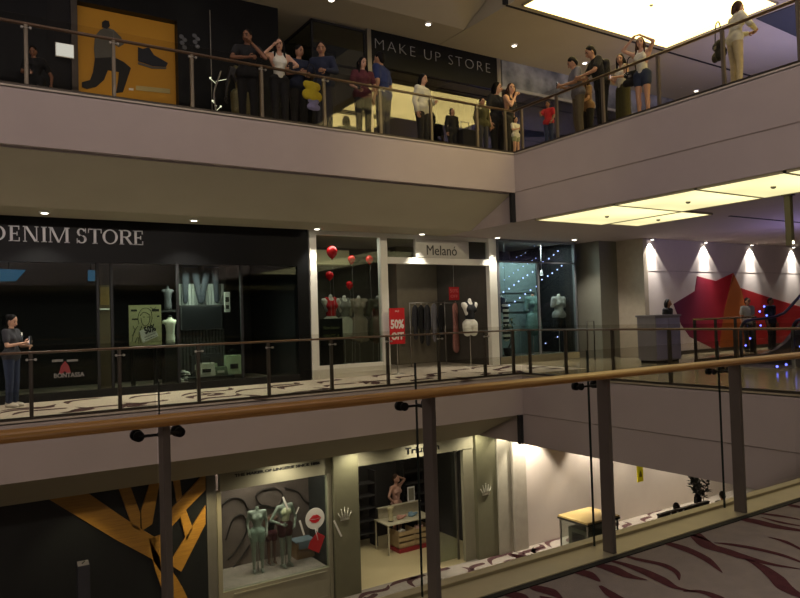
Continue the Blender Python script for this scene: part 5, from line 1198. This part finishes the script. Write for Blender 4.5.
for col in range(2):
    x0_ = col*.56
    bm = NB(); box(bm, x0_, x0_+.55, .02, .5, .12, .15)
    for zz in (.30, .46): box(bm, x0_, x0_+.55, .02, .5, zz, zz+.012)
    box(bm, x0_, x0_+.02, .02, .5, .12, .60); box(bm, x0_+.53, x0_+.55, .02, .5, .12, .60); obj('carcass', bm, BINW, t2)
    for r_ in range(3): bm = NB(); box(bm, x0_+.02, x0_+.53, .0, .02, .155+.16*r_, .275+.16*r_-.01); obj('bin_front', bm, BINW, t2)
    bm = NB(); box(bm, x0_-.01, x0_+.56, -.02, .5, 0, .115); obj('base', bm, mat('dark red base', '#8a2228', .5), t2)
def heap(lab, x, y, z, col, n, grp, s=.08):
    rnd = random.Random(n); sg = []; 
    for i in range(5): sg.append(((rnd.uniform(-.12, .12), rnd.uniform(-.08, .08), s*.6), (rnd.uniform(-.12, .12), rnd.uniform(-.08, .08), s*1.2), s*.6, s*.5))
    me = solid(sg, .018); mz = min(v.co.z for v in me.vertices)
    for v in me.vertices: v.co.z -= mz
    o = obj('folded_garment', me, fabric(lab.split()[0]+col, col), None, (x, y, z)); tag(o, lab, 'clothing', grp)
gp = 'garments on the display table'
heap('white lingerie heaped in the left bin', tb.x+.55, tb.y+.2, G+.485, '#c4c1b2', 2, gp); heap('pinkish lingerie heaped in the right bin', tb.x+1.15, tb.y+.2, G+.485, '#b18f80', 5, gp)
heap('pink folded garment in the middle of the display table', tb.x+.62, tb.y+.28, G+tz+.002, '#a98070', 8, gp); heap('blue folded garment at the right of the display table', tb.x+1.05, tb.y+.32, G+tz+.002, '#6d8794', 9, gp)
bust(V((tb.x+.25, tb.y+.25, G+tz+.045)), .46, mat('cream bra form', '#b6ad86', .6), 'cream bust form at the left end of the display table')
PINKM = mat('pink mannequin', '#a8806c', .5)
pq = at(396, 474, 'y', tb.y+1.0)
o, base, k, J, RZ = person('pink mannequin with arms raised behind its head, standing behind the display table', 396, 474, G, 200, 1.7, pose(elL=(-.38, .02, 1.5), wrL=(-.12, -.02, 1.62), elR=(.30, .0, 1.18), wrR=(.2, .1, 1.0), kneeL=(-.08, .06, .49)), ('crop', fabric('blush', '#b08a78')), ('shorts', fabric('blush', '#b08a78')), 'short', HAIRB, 0, None, Y=tb.y+1.0, female=True, mannequin=PINKM, name='mannequin', cat='mannequin')
bm = NB(); lathe(bm, (0, 0, 0), [(.3, 0), (.3, .012), (.28, .014)]); obj('stand', bm, STEEL, o)
a, b, c, d = rect(407.5, 493, 414.5, 508, tb.y+.66); fr = thing('picture_card', 'small framed price card standing at the back of the display table', 'card', (a, tb.y+.64, G+tz+.326)); hh = d-c
bm = NB(); box(bm, 0, b-a, 0, .015, 0, hh); obj('frame', bm, WHITE, fr); bm = NB(); box(bm, .03, b-a-.03, -.003, 0, .04, hh-.04); obj('print', bm, mat('grey print card', '#83806f', .6), fr)
# white wall of the lower floor
LW = mat('lower white wall', '#d6cbbf', .7, var=.02)
wx = gx(521.5, 500); bm = NB(); box(bm, wx, XR+22, YS-.12, YS+.1, G, GT); struct('wall_lower_white', bm, LW)
bm = NB(); box(bm, gx(508.5, 500), wx, YS-.24, YS+.1, G, GT); struct('wall_pilaster', bm, mat('pale pilaster', '#b9b2a2', .6)); bm = NB(); box(bm, c2b, gx(508.5, 500)-.03, YS-.18, YS+.1, G, GT); struct('wall_pilaster_slim', bm, mat('grey pilaster', '#a5a08e', .55))
for i, x in enumerate((501, 523, 592, 648, 690)):
    X = at(x, 455, 'y', YS-.12).x; t = thing('wall_washer', ['wall washer above the slim pilaster of the lower floor', 'wall washer at the left end of the lower white wall', 'wall washer above the lower kiosk', 'wall washer beside the yellow hanging sign', 'wall washer above the seated people'][i], 'lamp', (X, YS-.42, GT), 0, 'wall washers of the lower floor')
    bm = NB(); lathe(bm, (0, 0, -.05), [(.075, 0), (.08, .01), (.08, .05)], 18); obj('housing', bm, WHITE, t); bm = NB(); disc(bm, (0, 0, -.051), (0, 0, 1), .055, .006, 18); obj('lamp', bm, glow('washer lamp', '#fff4e2', 12), t)
    l = bpy.data.lights.new('washer', 'SPOT'); l.energy = 70 if i == 0 else 640; l.spot_size = math.radians(95); l.spot_blend = .4; l.color = (1, .9, .78); l.shadow_soft_size = .05
    o = bpy.data.objects.new('washer_spot', l); COL.objects.link(o); o.location = (X, YS-.42, GT-.10); o.rotation_euler = (math.radians(13), 0, 0)
# lower kiosk with a wooden top
q = at(566, 545, 'z', G); kx, ky = 14.35, 13.25
kz = at(598, 507, 'z', G+.9)
t = thing('kiosk', 'lower floor kiosk with a cream wooden top on glass sides', 'counter', (kx, ky, G)); kh = .98
bm = NB(); box(bm, 0, 1.3, 0, 1.1, kh-.05, kh); obj('top', bm, wood('cream kiosk wood', '#b39a5c', '#c4ac70', 'X', .45), t, bev=.006); bm = NB(); box(bm, -.01, 1.31, -.01, 1.11, kh-.10, kh-.05); obj('top_edge', bm, mat('dark kiosk edge', '#2c2a24', .5), t)
for x, y in ((.03, .03), (1.23, .03), (.03, 1.03), (1.23, 1.03)): bm = NB(); box(bm, x, x+.04, y, y+.04, 0, kh-.1); obj('post', bm, STEEL, t)
bm = NB(); box(bm, .05, 1.25, .04, .05, .05, kh-.1); box(bm, .04, .05, .05, 1.05, .05, kh-.1); obj('glass_side', bm, SHOPGLASS, t); bm = NB(); box(bm, .3, 1.2, .25, 1.0, 0, .62); obj('inner_cabinet', bm, mat('grey inner cabinet', '#8d897c', .6), t); bm = NB(); box(bm, .285, .30, .4, .85, .15, .5); obj('vent_panel', bm, DARK, t)
p = at(640, 473, 'y', 13.9); t = thing('hanging_sign', 'small yellow sign hanging from the lower ceiling by the white wall', 'sign', (p.x, 13.9, p.z)); bm = NB(); box(bm, -.13, .13, -.015, .015, -.26, .22); obj('sign_panel', bm, mat('sign yellow', '#c8b414', .5, emit=.25), t)
bm = NB(); tube(bm, [(0, 0, .22), (0, 0, GT-p.z)], .008, 6); obj('rod', bm, STEEL, t); bm = NB(); prism(bm, [(-.06, -.02, -.12), (.06, -.02, -.12), (.06, -.02, -.04), (.0, -.02, .08), (-.06, -.02, -.04)], (0, .004, 0)); obj('pictogram', bm, mat('sign ochre', '#8a7a18', .5), t)
# ================================================================== PEOPLE
def carry(kind, label, cat, p, rz, mt, mt2=None, s=1, grp=None):
    """things held or worn by people"""
    if kind == 'phone':
        t = thing('phone', label, 'phone', p, rz, grp); bm = NB(); box(bm, -.038, .038, -.004, .004, -.075, .075); obj('case', bm, MATTE, t, bev=.004)
        bm = NB(); box(bm, -.034, .034, .004, .0055, -.068, .068); obj('screen', bm, mt, t); return t
    if kind == 'bag':
        sg = [((-.11*s, 0, -.1*s), (.11*s, 0, -.1*s), .075*s, .075*s), ((-.10*s, 0, .05*s), (.10*s, 0, .05*s), .06*s, .06*s), ((0, 0, -.1*s), (0, 0, .05*s), .09*s, .07*s)]
        me = solid(sg, .016)
        for v in me.vertices: v.co.y *= .62
        o = obj('shoulder_bag', me, mt, None, p); o.rotation_euler = (0, 0, rz); tag(o, label, cat, grp)
        bm = NB(); tube(bm, catmull([(-.10*s, 0, .08*s), (-.05*s, .01, .34*s), (.05*s, .01, .34*s), (.10*s, 0, .08*s)], 5), .011, 8); obj('strap', bm, mt2 or mt, o)
        bm = NB(); box(bm, -.03*s, .03*s, .055*s, .066*s, -.02*s, .02*s); obj('clasp', bm, STEEL, o); return o
PH = glow('phone screen', '#e9eef8', 3.0)
LEANARM = dict(elL=(-.25, .10, 1.13), wrL=(-.12, .28, 1.10), elR=(.25, .10, 1.13), wrR=(.10, .28, 1.12))
BLK = FR['black']; SH = mat('black shoes', '#161616', .5); SHW_ = mat('white trainers', '#c9c5b8', .6)
# middle floor: woman with phone
r = person('woman in a dark tee and jeans looking at a phone beside the denim shop', 12, 314.5, 0, 235, 1.66, pose(elR=(.23, .06, 1.13), wrR=(.10, .30, 1.18), elL=(-.24, .05, 1.12), wrL=(-.06, .30, 1.12)), ('tee', FR['dgrey']), ('trousers', FR['denimblue']), 'bun', HAIR, 1, SHW_, -5, 18, Y=14.6, female=True)
q = world_pt(r, r[3]['wrR']+V((-.04, .10, .04))); carry('phone', 'glowing phone in the hands of the woman by the denim shop', 'phone', q, math.radians(235+180), PH)
l = bpy.data.lights.new('phone_glow', 'POINT'); l.energy = .5; l.shadow_soft_size = .03; l.color = (1, .85, .65)
o = bpy.data.objects.new('phone_glow', l); COL.objects.link(o); o.location = q+V((-.02, .03, .12))
# upper floor, far side, from left to right
yr = YR+.42
r = person('man in black bending over a phone at the far left of the upper floor', 33, 46, U, 160, 1.66, pose(.25, elL=(-.34, .02, 1.05), wrL=(-.36, .16, .80), elR=(.24, .14, 1.10), wrR=(.06, .36, 1.02)), ('tee', BLK), ('trousers', BLK), 'short', HAIR, 2, SH, 0, 30, Y=14.25)
q = world_pt(r, r[3]['wrR']+V((-.02, .1, .02))); carry('phone', 'phone glowing in front of the man at the far left of the upper floor', 'phone', q, math.radians(340), PH)
person('man in a black tee leaning on the upper rail with his chin on his hand', 247, 29.5, U, 165, 1.72, pose(.18, elL=(-.28, .30, 1.16), wrL=(-.06, .30, 1.40), elR=(.28, .30, 1.13), wrR=(.02, .40, 1.12)), ('tee', BLK), ('trousers', BLK), 'short', HAIR, 2, SH, -35, 5, Y=yr+.25)
r = person('woman in a white tank top with long black hair raising a hand to her ear', 279, 38.5, U, 172, 1.66, pose(.05, elL=(-.32, .14, 1.20), wrL=(-.14, .30, 1.08), elR=(.36, .14, 1.30), wrR=(.15, .14, 1.52)), ('tank', FR['white']), ('trousers', BLK), 'long', HAIR, 1, SH, -20, 5, Y=yr+.1, female=True)
q = world_pt(r, r[3]['wrL']+V((.02, .08, .02))); carry('phone', 'phone in the hand of the woman in the white tank top', 'phone', q, math.radians(-10), PH)
person('man in a dark navy tee resting both forearms on the upper rail', 299, 45, U, 180, 1.66, pose(.10, **LEANARM), ('tee', FR['navy']), ('trousers', BLK), 'short', HAIR, 0, SH, 20, 10, Y=yr+.42)
r = person('man in a navy jacket turned sideways with a yellow bag at his hip', 321, 42, U, 140, 1.72, pose(.12, elL=(-.26, .12, 1.14), wrL=(-.12, .32, 1.10), elR=(.28, .02, 1.12), wrR=(.24, .24, 1.05)), ('long', FR['navy']), ('trousers', FR['dgrey']), 'short', HAIR, 0, SH, 10, 12, Y=yr+.15)
carry('bag', 'yellow bag hanging behind the glass of the upper railing', 'bag', at(312, 89, 'y', YR+.26), .2, FR['yellow'], BLK, 1.35)
carry('bag', 'lilac pouch hanging just below the yellow bag', 'bag', at(313.5, 103, 'y', YR+.26), .1, FR['lilac'], BLK, .85)
r = person('woman in a maroon top and black leggings with long black hair looking at a phone', 362.5, 57, U, 170, 1.62, pose(.05, elL=(-.26, .04, 1.12), wrL=(-.15, .26, 1.0), elR=(.26, .05, 1.12), wrR=(.20, .28, .98)), ('tee', FR['maroon']), ('trousers', BLK), 'long', HAIR, 1, SH, 15, 14, Y=yr+.2, female=True)
q = world_pt(r, r[3]['wrR']+V((.0, .09, .03))); carry('phone', 'phone held by the woman in the maroon top', 'phone', q, math.radians(-20), PH)
person('man in a blue shirt half hidden behind the woman in maroon', 379, 52, U, 30, 1.70, pose(.05), ('tee', FR['blue']), ('trousers', FR['dgrey']), 'short', HAIR, 0, SH, 0, 0, Y=yr+.75)
person('person in a white shirt before the bright reflection in the make-up shop glass', 423, 74, U, 200, 1.70, pose(.05, elL=(-.25, .08, 1.12), wrL=(-.1, .28, 1.08)), ('long', FR['white']), ('trousers', BLK), 'bob', HAIR, 1, SH, 0, 10, Y=13.3, female=True)
p = at(452, 108, 'z', U+1.22)
SIT = lambda **k: pose(**dict(dict(hipL=(-.10, 0, .50), hipR=(.10, 0, .50), pelvis=(0, -.02, .54), waist=(0, -.03, .68), chest=(0, -.02, .88), neck=(0, 0, 1.03), head=(0, .03, 1.17), shL=(-.17, -.01, .98), shR=(.17, -.01, .98), elL=(-.22, .05, .74), elR=(.22, .05, .74), wrL=(-.12, .27, .66), wrR=(.12, .27, .66),
                                   kneeL=(-.11, .42, .50), kneeR=(.11, .42, .50), ankL=(-.11, .44, .085), ankR=(.11, .44, .085)), **k))
def chair(p, rz, lab, mt, seat=.40):
    t = thing('chair', lab, 'chair', p, rz); bm = NB(); box(bm, -.21, .21, -.22, .22, seat-.04, seat); obj('seat', bm, mt, t, bev=.012); bm = NB(); box(bm, -.2, .2, -.25, -.21, seat+.08, seat+.45); obj('backrest', bm, mt, t, bev=.012)
    for x in (-.18, .18):
        for y in (-.19, .19): bm = NB(); tube(bm, [(x, y, 0), (x*.95, y*.95, seat-.03)], .013, 8); obj('leg', bm, STEEL, t)
        bm = NB(); tube(bm, [(x, -.215, seat-.03), (x, -.235, seat+.40)], .011, 8); obj('back_post', bm, STEEL, t)
    return t
person('child in black standing before the dark make-up shop glass', 452, 108, U, 175, 1.3, pose(), ('long', BLK), ('trousers', BLK), 'bob', HAIR, 1, SH, Y=13.4)
t = thing('suitcase', 'black suitcase standing beside the child in black', 'suitcase', V((at(459, 130, 'y', 13.3).x+.25, 13.3, U)))
bm = NB(); box(bm, -.24, .24, -.14, .14, .05, .72); obj('body', bm, BLK, t, bev=.04)
for s in (-1, 1):
    bm = NB(); tube(bm, [(s*.2, -.03, .03), (s*.2, .03, .03)], .03, 10); obj('wheel', bm, MATTE, t)
bm = NB(); tube(bm, [(-.12, .08, .70), (-.12, .08, .95), (.12, .08, .95), (.12, .08, .70)], .012, 8); obj('handle', bm, STEEL, t)
person('child in a dark cap and olive jacket standing at the corner of the upper railing', 482, 98, U, 175, 1.20, pose(), ('long', FR['oliveskirt']), ('trousers', FR['dgrey']), 'short', HAIR, 0, SH, Y=yr+.15)
person('woman with dark hair beside the steel post of the make-up shop', 497, 82, U, 190, 1.62, pose(.05), ('tee', BLK), ('trousers', BLK), 'bob', HAIR, 1, SH, 20, 5, Y=yr+1.0, female=True)
person('long haired woman leaning her chin on her hand near the railing corner', 511, 83, U, 200, 1.60, pose(.10, elR=(.28, .22, 1.15), wrR=(.12, .24, 1.38)), ('tank', BLK), ('trousers', BLK), 'long', HAIRB, 1, SH, -40, 0, Y=yr+.6, female=True)
person('small child in a white tee and pale patterned shorts at the railing corner', 515.5, 117, U, 185, 1.0, pose(elL=(-.26, .08, 1.14), wrL=(-.05, .22, 1.16), elR=(.26, .08, 1.14), wrR=(.05, .24, 1.18)), ('tee', FR['white']), ('shorts', fabric('pale patterned', '#8a9270')), 'short', HAIR, 1, SH, Y=yr)
# upper floor, right side
rx = XR+.42
person('child in a red tee with arms stretched to the rail', 547.5, 101, U, 110, 1.12, pose(elR=(.22, .16, 1.20), wrR=(.14, .38, 1.22), elL=(-.24, .04, 1.12), wrL=(-.2, .16, .95)), ('tee', FR['redtee']), ('trousers', FR['denimblue']), 'short', HAIR, 0, SH, 0, 0)
r = person('man in a grey tee and khaki trousers reading a phone at the upper rail', 572, 57, U, 60, 1.70, pose(.12, elL=(-.24, .12, 1.12), wrL=(-.10, .34, 1.10), elR=(.24, .12, 1.12), wrR=(.06, .34, 1.12)), ('tee', FR['lgrey']), ('trousers', FR['khaki']), 'short', HAIR, 0, SH, -20, 30, X=rx+.05)
q = world_pt(r, r[3]['wrR']+V((-.03, .09, .03))); carry('phone', 'phone held by the man in the grey tee', 'phone', q, math.radians(60+180), PH)
person('girl in a tan top behind the man in the grey tee', 584, 77, U, 70, 1.35, pose(.1, elL=(-.22, .12, 1.1), wrL=(-.1, .3, 1.0)), ('tee', FR['tan']), ('trousers', BLK), 'long', HAIRB, 1, SH, 0, 20, X=rx+.62, female=True)
r = person('man in a black shirt with a black backpack bending over the upper rail', 590, 46, U, 62, 1.76, pose(.28, elL=(-.24, .22, 1.14), wrL=(-.10, .42, 1.08), elR=(.24, .22, 1.14), wrR=(.08, .42, 1.08)), ('tee', BLK), ('trousers', BLK), 'short', HAIR, 0, SH, 0, 25, X=rx+.10)
bk = world_pt(r, r[3]['chest']+V((0, -.20, -.02))); o = thing('backpack', 'black backpack on the back of the man in the black shirt', 'bag', bk, math.radians(62))
me = solid([((-.07, 0, -.2), (.07, 0, -.2), .09, .09), ((-.06, 0, .12), (.06, 0, .12), .08, .08), ((0, 0, -.2), (0, 0, .12), .11, .10)], .018); obj('body', me, BLK, o)
bm = NB(); tube(bm, catmull([(-.1, .05, .12), (-.12, .14, .16), (-.13, .22, .05), (-.12, .18, -.14)], 4), .016, 8); obj('strap', bm, BLK, o); bm = NB(); tube(bm, catmull([(.1, .05, .12), (.12, .14, .16), (.13, .22, .05), (.12, .18, -.14)], 4), .016, 8); obj('strap', bm, BLK, o)
r = person('woman in a pale sleeveless top and long olive skirt holding a lit phone', 620, 54, U, 75, 1.62, pose(.03, elL=(-.24, .06, 1.14), wrL=(-.1, .28, 1.14), elR=(.24, .06, 1.14), wrR=(.06, .28, 1.18)), ('tank', FR['white']), ('skirt', FR['oliveskirt']), 'long', HAIR, 1, SH, 40, 8, X=rx+.35, female=True)
q = world_pt(r, r[3]['wrL']+V((.03, .1, .04))); carry('phone', 'brightly lit phone in the hand of the woman in the olive skirt', 'phone', q, math.radians(75+150), PH)
r = person('girl in a white top and denim shorts with both arms raised to her head', 640, 37, U, 100, 1.66, pose(.02, elL=(-.34, .14, 1.50), wrL=(-.12, .16, 1.66), elR=(.34, .14, 1.50), wrR=(.12, .16, 1.66)), ('tank', FR['white']), ('shorts', FR['denimblue']), 'long', HAIRB, 1, SH, 20, 0, X=rx+.02, female=True)
carry('bag', 'dark shoulder bag at the hip of the girl in denim shorts', 'bag', world_pt(r, (.25, -.02, .95)), math.radians(100), BLK, BLK, 1.1)
r = person('woman in a white blouse and cream trousers leaning on the upper rail', 738, 1, U, 240, 1.68, pose(.12, elL=(-.28, .16, 1.14), wrL=(-.12, .34, 1.12), elR=(.28, .16, 1.14), wrR=(.12, .34, 1.12)), ('long', FR['white']), ('trousers', FR['cream']), 'bob', HAIRB, 1, SH, -10, 10, X=rx+.02, female=True)
carry('bag', 'dark bag hanging from the arm of the woman in the white blouse', 'bag', at(719, 48, 'x', XR+.62), math.radians(60), BLK, BLK, 1.3)
# middle floor, right landing
r = person('dark clothed attendant seated behind the grey kiosk, only head and shoulders showing', 668, 299, 0, 190, 1.68, pose(), ('tee', BLK), ('trousers', BLK), 'bob', HAIR, 2, SH, Y=13.15)
person('man in a pale shirt standing before the orange facet of the star', 747.5, 297.5, 0, 160, 1.72, pose(), ('tee', mat('pale shirt fabric', '#8d8f86', .8)), ('trousers', FR['dgrey']), 'short', HAIR, 0, SH, 0, 0, Y=12.7)
person('man in a dark blue shirt standing right of the man in the pale shirt', 770.5, 297.5, 0, 175, 1.72, pose(), ('tee', FR['navy']), ('trousers', BLK), 'short', HAIR, 2, SH, 0, 5, Y=12.7)
# lower floor bench with seated people
seats = [(676, 502.5, 'person with black hair seated at the left end of the lower bench', BLK, 'bob', 10), (697.5, 494, 'person with bobbed black hair and a dark blue top seated on the lower bench', FR['navy'], 'bob', -30), (722, 491, 'person in dark clothes seated right of the plant on the lower bench', FR['dgrey'], 'short', 0)]
bx = []
for x, y, lab, cl, hr_, tn in seats:
    r = person(lab, x, y, G, 335, 1.78, SIT(), ('tee', cl), ('trousers', BLK), hr_, HAIR, 0, SH, tn, 10); bx.append(r[1])
t = thing('bench', 'long dark bench carrying the seated people of the lower floor', 'bench', (bx[0].x, bx[0].y, G))
d_ = (bx[2]-bx[0]); L_ = d_.length+1.2; t.rotation_euler = (0, 0, math.atan2(d_.y, d_.x)); 
bm = NB(); box(bm, -.6, L_-.6, -.3, .3, .36, .41); obj('seat', bm, mat('dark bench wood', '#3a2f26', .6), t, bev=.01)
bm = NB(); box(bm, -.6, L_-.6, -.34, -.30, .05, .80); obj('backrest', bm, mat('dark bench wood', '#3a2f26', .6), t, bev=.01)
for x in (-.4, L_*.5-.6, L_-.8): bm = NB(); box(bm, x-.05, x+.05, -.25, .25, 0, .36); obj('leg', bm, DKMETAL, t)
Yp = bx[0].y-.78; zp = at(676, 509.5, 'y', Yp).z-G; xa, xb_ = at(658.5, 513, 'y', Yp).x, at(708, 502, 'y', Yp).x
t2 = thing('partition', 'low dark partition panel in front of the seated people of the lower floor', 'partition', (xa, Yp, G))
bm = NB(); box(bm, 0, xb_-xa, -.04, .04, .04, zp-.03); obj('panel', bm, mat('dark brown panel', '#362f29', .6), t2); bm = NB(); box(bm, -.01, xb_-xa+.01, -.05, .05, zp-.03, zp); obj('top_rail', bm, mat('brown top rail', '#4a4038', .5), t2)
for k_, px_ in enumerate((671, 677.5, 683.5)):
    q = at(px_, 513.5-k_*1.3, 'y', Yp-.045)-t2.location; bm = NB(); box(bm, q.x-.03, q.x+.03, -.048, -.04, q.z-.05, q.z+.05); obj('pale_label', bm, WHITE, t2)
p = at(711, 496, 'z', G+1.1); p.y += .35; plant('dark leafy plant between the seated people of the lower floor', (p.x, p.y, G), 1.75, 170, 11, mat('dark leaf', '#2a3228', .5, var=.3), None, 0, None, .22, .12, .42)

# ================================================================== LIGHT OF THE PLACE AND ADDED FILLS
def area(nm, loc, size, energy, col, rot=(0, 0, 0), sy=None):
    l = bpy.data.lights.new(nm, 'AREA'); l.shape = 'RECTANGLE'; l.size = size; l.size_y = sy or size; l.energy = energy; l.color = col
    o = bpy.data.objects.new(nm, l); COL.objects.link(o); o.location = loc; o.rotation_euler = rot; return o
area('atrium_fill', (2, 7, 14.5), 14, 330, (1, .86, .80), (0, 0, 0), 9)  # unseen fill over the void, added for ambient light
for x, y, z, e_, cl in ((-8, -3.6, 6.4, 480, (1, .82, .84)), (-3, -3.6, 6.4, 520, (1, .84, .84)), (2, -3.6, 6.4, 520, (1, .86, .8)), (7, -3.6, 6.4, 620, (1, .88, .74)), (-10, 6, 3.2, 340, (1, .85, .8))):
    l = bpy.data.lights.new('gallery_fill', 'POINT'); l.energy = e_; l.shadow_soft_size = .12; l.color = cl  # unseen fill points, added to lift the fascias and soffits
    o = bpy.data.objects.new('gallery_fill', l); COL.objects.link(o); o.location = (x, y, z)
for x in (-2.5, .5, 3.5, 6.5):
    l = bpy.data.lights.new('near_fill_spot', 'SPOT'); l.energy = 100 if x < 2 else 78; l.spot_size = math.radians(120); l.spot_blend = .8; l.color = (1, .9, .78); l.shadow_soft_size = .06  # unseen fill spots added for the near carpet and handrail
    o = bpy.data.objects.new('near_fill_spot', l); COL.objects.link(o); o.location = (x, .2, 2.86)
l = bpy.data.lights.new('corner_warm_fill', 'SPOT'); l.energy = 900; l.spot_size = math.radians(42); l.spot_blend = 1; l.color = (1, .82, .46); l.shadow_soft_size = .1  # unseen fill, added to warm the fascia near the corner
o = bpy.data.objects.new('corner_warm_fill', l); COL.objects.link(o); o.location = (8.2, 2.5, 5.6); o.rotation_euler = (Vector((9.6, YR, 4.5))-Vector((8.2, 2.5, 5.6))).to_track_quat('-Z', 'Y').to_euler()
area('landing_purple_light', (20, 8.5, 1.6), 2.5, 110, (.50, .42, 1), (math.radians(180), 0, 0))
area('upper_purple_light', (19.5, 8.5, 6.0), 4, 230, (.45, .42, 1), (math.radians(180), 0, 0))
area('lower_shop_light', (10.2, YS+1.4, GT-.1), 1.6, 30, (1, .92, .74)); area('lower_window_light', ((w0+w1)/2, YS+.6, GT-.1), 1.6, 60, (1, .95, .84), (0, 0, 0), .5)
area('boutique_window_light', (8.3, YS+.45, ST-.06), 1.4, 26, (1, .95, .85), (0, 0, 0), .3); area('boutique_light', (11.2, YS+1.2, ST-.06), 1.4, 8, (1, .92, .78)); area('fairy_window_light', (14.8, YS+.6, ST-.06), 2.2, 85, (.82, .94, 1), (0, 0, 0), .4)
area('denim_display_light', (at(205, 375, 'y', YS).x, YS+.35, 2.6), .8, 60, (.9, 1, .82), (0, 0, 0), .3); area('poster_light', (at(147, 300, 'y', YS).x, YS-.05, 2.7), .8, 34, (1, 1, .8), (math.radians(-8), 0, 0), .1)
area('yellow_bay_light', (ya+.7, YS-.35, U+.08), 1.0, 3, (1, .85, .5), (math.radians(150), 0, 0), .1)
for x in (2.0, 4.6): 
    l = bpy.data.lights.new('branch_spot', 'SPOT'); l.energy = 130 if x > 4 else 40; l.spot_size = math.radians(75); l.spot_blend = .7; l.color = (1, .82, .5); l.shadow_soft_size = .06
    o = bpy.data.objects.new('branch_spot', l); COL.objects.link(o); o.location = (x, YS-1.0, GT-.08); o.rotation_euler = (math.radians(25), 0, 0)
for x in (6.4, 8.2, 10.2, 12.0):
    l = bpy.data.lights.new('arcade_spot', 'SPOT'); l.energy = 80; l.spot_size = math.radians(165); l.spot_blend = .7; l.color = (1, .92, .76); l.shadow_soft_size = .06
    o = bpy.data.objects.new('arcade_spot', l); COL.objects.link(o); o.location = (x, YS-.5, GT-.08)
w = bpy.data.worlds.new('world'); S.world = w; w.use_nodes = True
w.node_tree.nodes['Background'].inputs['Color'].default_value = (.9, .78, .74, 1); w.node_tree.nodes['Background'].inputs['Strength'].default_value = .05
S.view_settings.view_transform = 'Standard'; S.view_settings.look = 'None'; S.view_settings.exposure = 0; S.view_settings.gamma = 1; S.view_settings.use_curve_mapping = False
S.cycles.transparent_max_bounces = 32; S.cycles.max_bounces = 8; S.cycles.diffuse_bounces = 4
S.cycles.sample_clamp_indirect = 4
